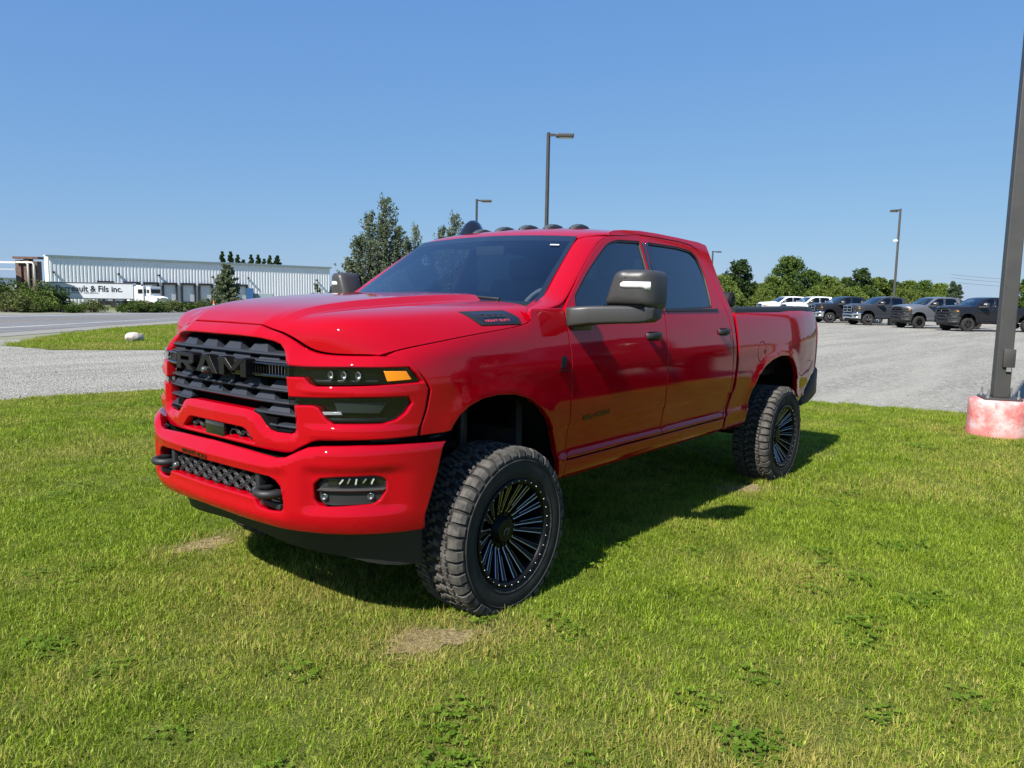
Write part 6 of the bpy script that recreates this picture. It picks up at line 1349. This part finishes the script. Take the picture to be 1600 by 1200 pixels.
def repaint(o, mp):
    for s in o.material_slots:
        k = s.material.name.split('.')[0] if s.material else None
        key = (kind_of(o), k)
        nm = mp.get(key) or mp.get(k)
        if nm: s.link = 'OBJECT'; s.material = M[nm]
def parked(x, y, rz, body, mp, rimm, label, hz=.475, detail=None):
    root = empty("parked_pickup", (x, y, -.10), rz); root.scale = (1.05, 1.05, 1.05); tag(root, label, "pickup truck", "pickups parked in a row on the gravel")
    mp = {"red_paint": body, **mp}
    def rec(o, parent, lvl):
        if kind_of(o) in SKIP: return
        c = o.copy(); COL.objects.link(c); c.parent = parent; repaint(c, mp)
        for ch in list(o.children): rec(ch, c, lvl+1)
    for ch in list(hero.children): rec(ch, root, 1)
    w = stock_wheel("wheel", root, (.90, 0, hz), False, rimm)
    for a, b in ((.90, WB), (-.90, 0), (-.90, WB)):
        k = copy_tree(w, root); k.location = (a, b, hz); k.rotation_euler = (random.uniform(0, 1), 0, math.pi if a < 0 else 0)
    if detail: detail(root)
    return root
def cross_grille(root):
    g = MB()
    for x in (-.53, 0, .53): g.box((x, -1.0, 1.21), (.05 if x == 0 else .035, .04, .40), bev=.01)
    for z in (1.02, 1.22, 1.41): g.box((0, -1.005, z), (1.08, .04, .04), bev=.01)
    g.build("grille_cross", "chrome", root, auto=30)
def head_badge(root):
    g = MB(); g.prism(round_poly([(-.055, 1.33), (.055, 1.33), (.035, 1.19), (-.035, 1.19)], .02), lambda a, b, d: (a, -1.02+d, b), .03); g.build("grille_badge", "chrome", root)
PK = -R(45)
CHR = {("front_bumper", "red_paint"): "chrome", ("front_fascia", "red_paint"): None}
dark = {"lamp_black": "lamp_reflector", "tint_glass": "tint_glass"}
bright = {**dark, **{("headlamp_upper", "lamp_black"): "lamp_reflector", ("headlamp_lower", "lamp_black"): "lamp_reflector"}}
chromes = {**bright, ("front_bumper", "red_paint"): "chrome"}
blk = {**bright, ("front_bumper", "red_paint"): "black_plastic", ("front_fascia", "red_paint"): "black_plastic"}
parked(-5.15, 51.0, PK, "black_paint", blk, "steel_dark", "black crew-cab pickup at the right end of the parked row, behind the near lamp post", detail=head_badge)
parked(-8.35, 53.7, PK, "silver_paint", blk, "wheel_black", "silver-grey pickup with black front in the parked row, next to the black one", detail=head_badge)
parked(-12.35, 57.0, PK, "charcoal_paint", dict(chromes), "chrome", "charcoal pickup with chrome cross grille and bumper, third from the right", detail=cross_grille)
parked(-15.9, 59.9, PK, "graphite_paint", dict(chromes), "chrome", "dark pickup with chrome front just behind the red tailgate", detail=cross_grille)
parked(-19.3, 63.0, PK, "white_paint", chromes, "chrome", "white pickup behind the red truck's bed, right of two", detail=cross_grille)
parked(-22.6, 66.0, PK, "white_paint", chromes, "chrome", "leftmost white pickup, mostly hidden by the red truck's bed", detail=cross_grille)
# display trucks standing on the lawn to the right of the frame: the red doors mirror them
parked(5.7, 6.0, 0.0, "black_paint", blk, "steel_dark", "black pickup on the lawn past the right edge, mirrored in the red doors", detail=head_badge)
parked(9.3, 6.6, 0.0, "graphite_paint", chromes, "chrome", "second dark pickup on the lawn past the right edge, chrome grille", detail=cross_grille)
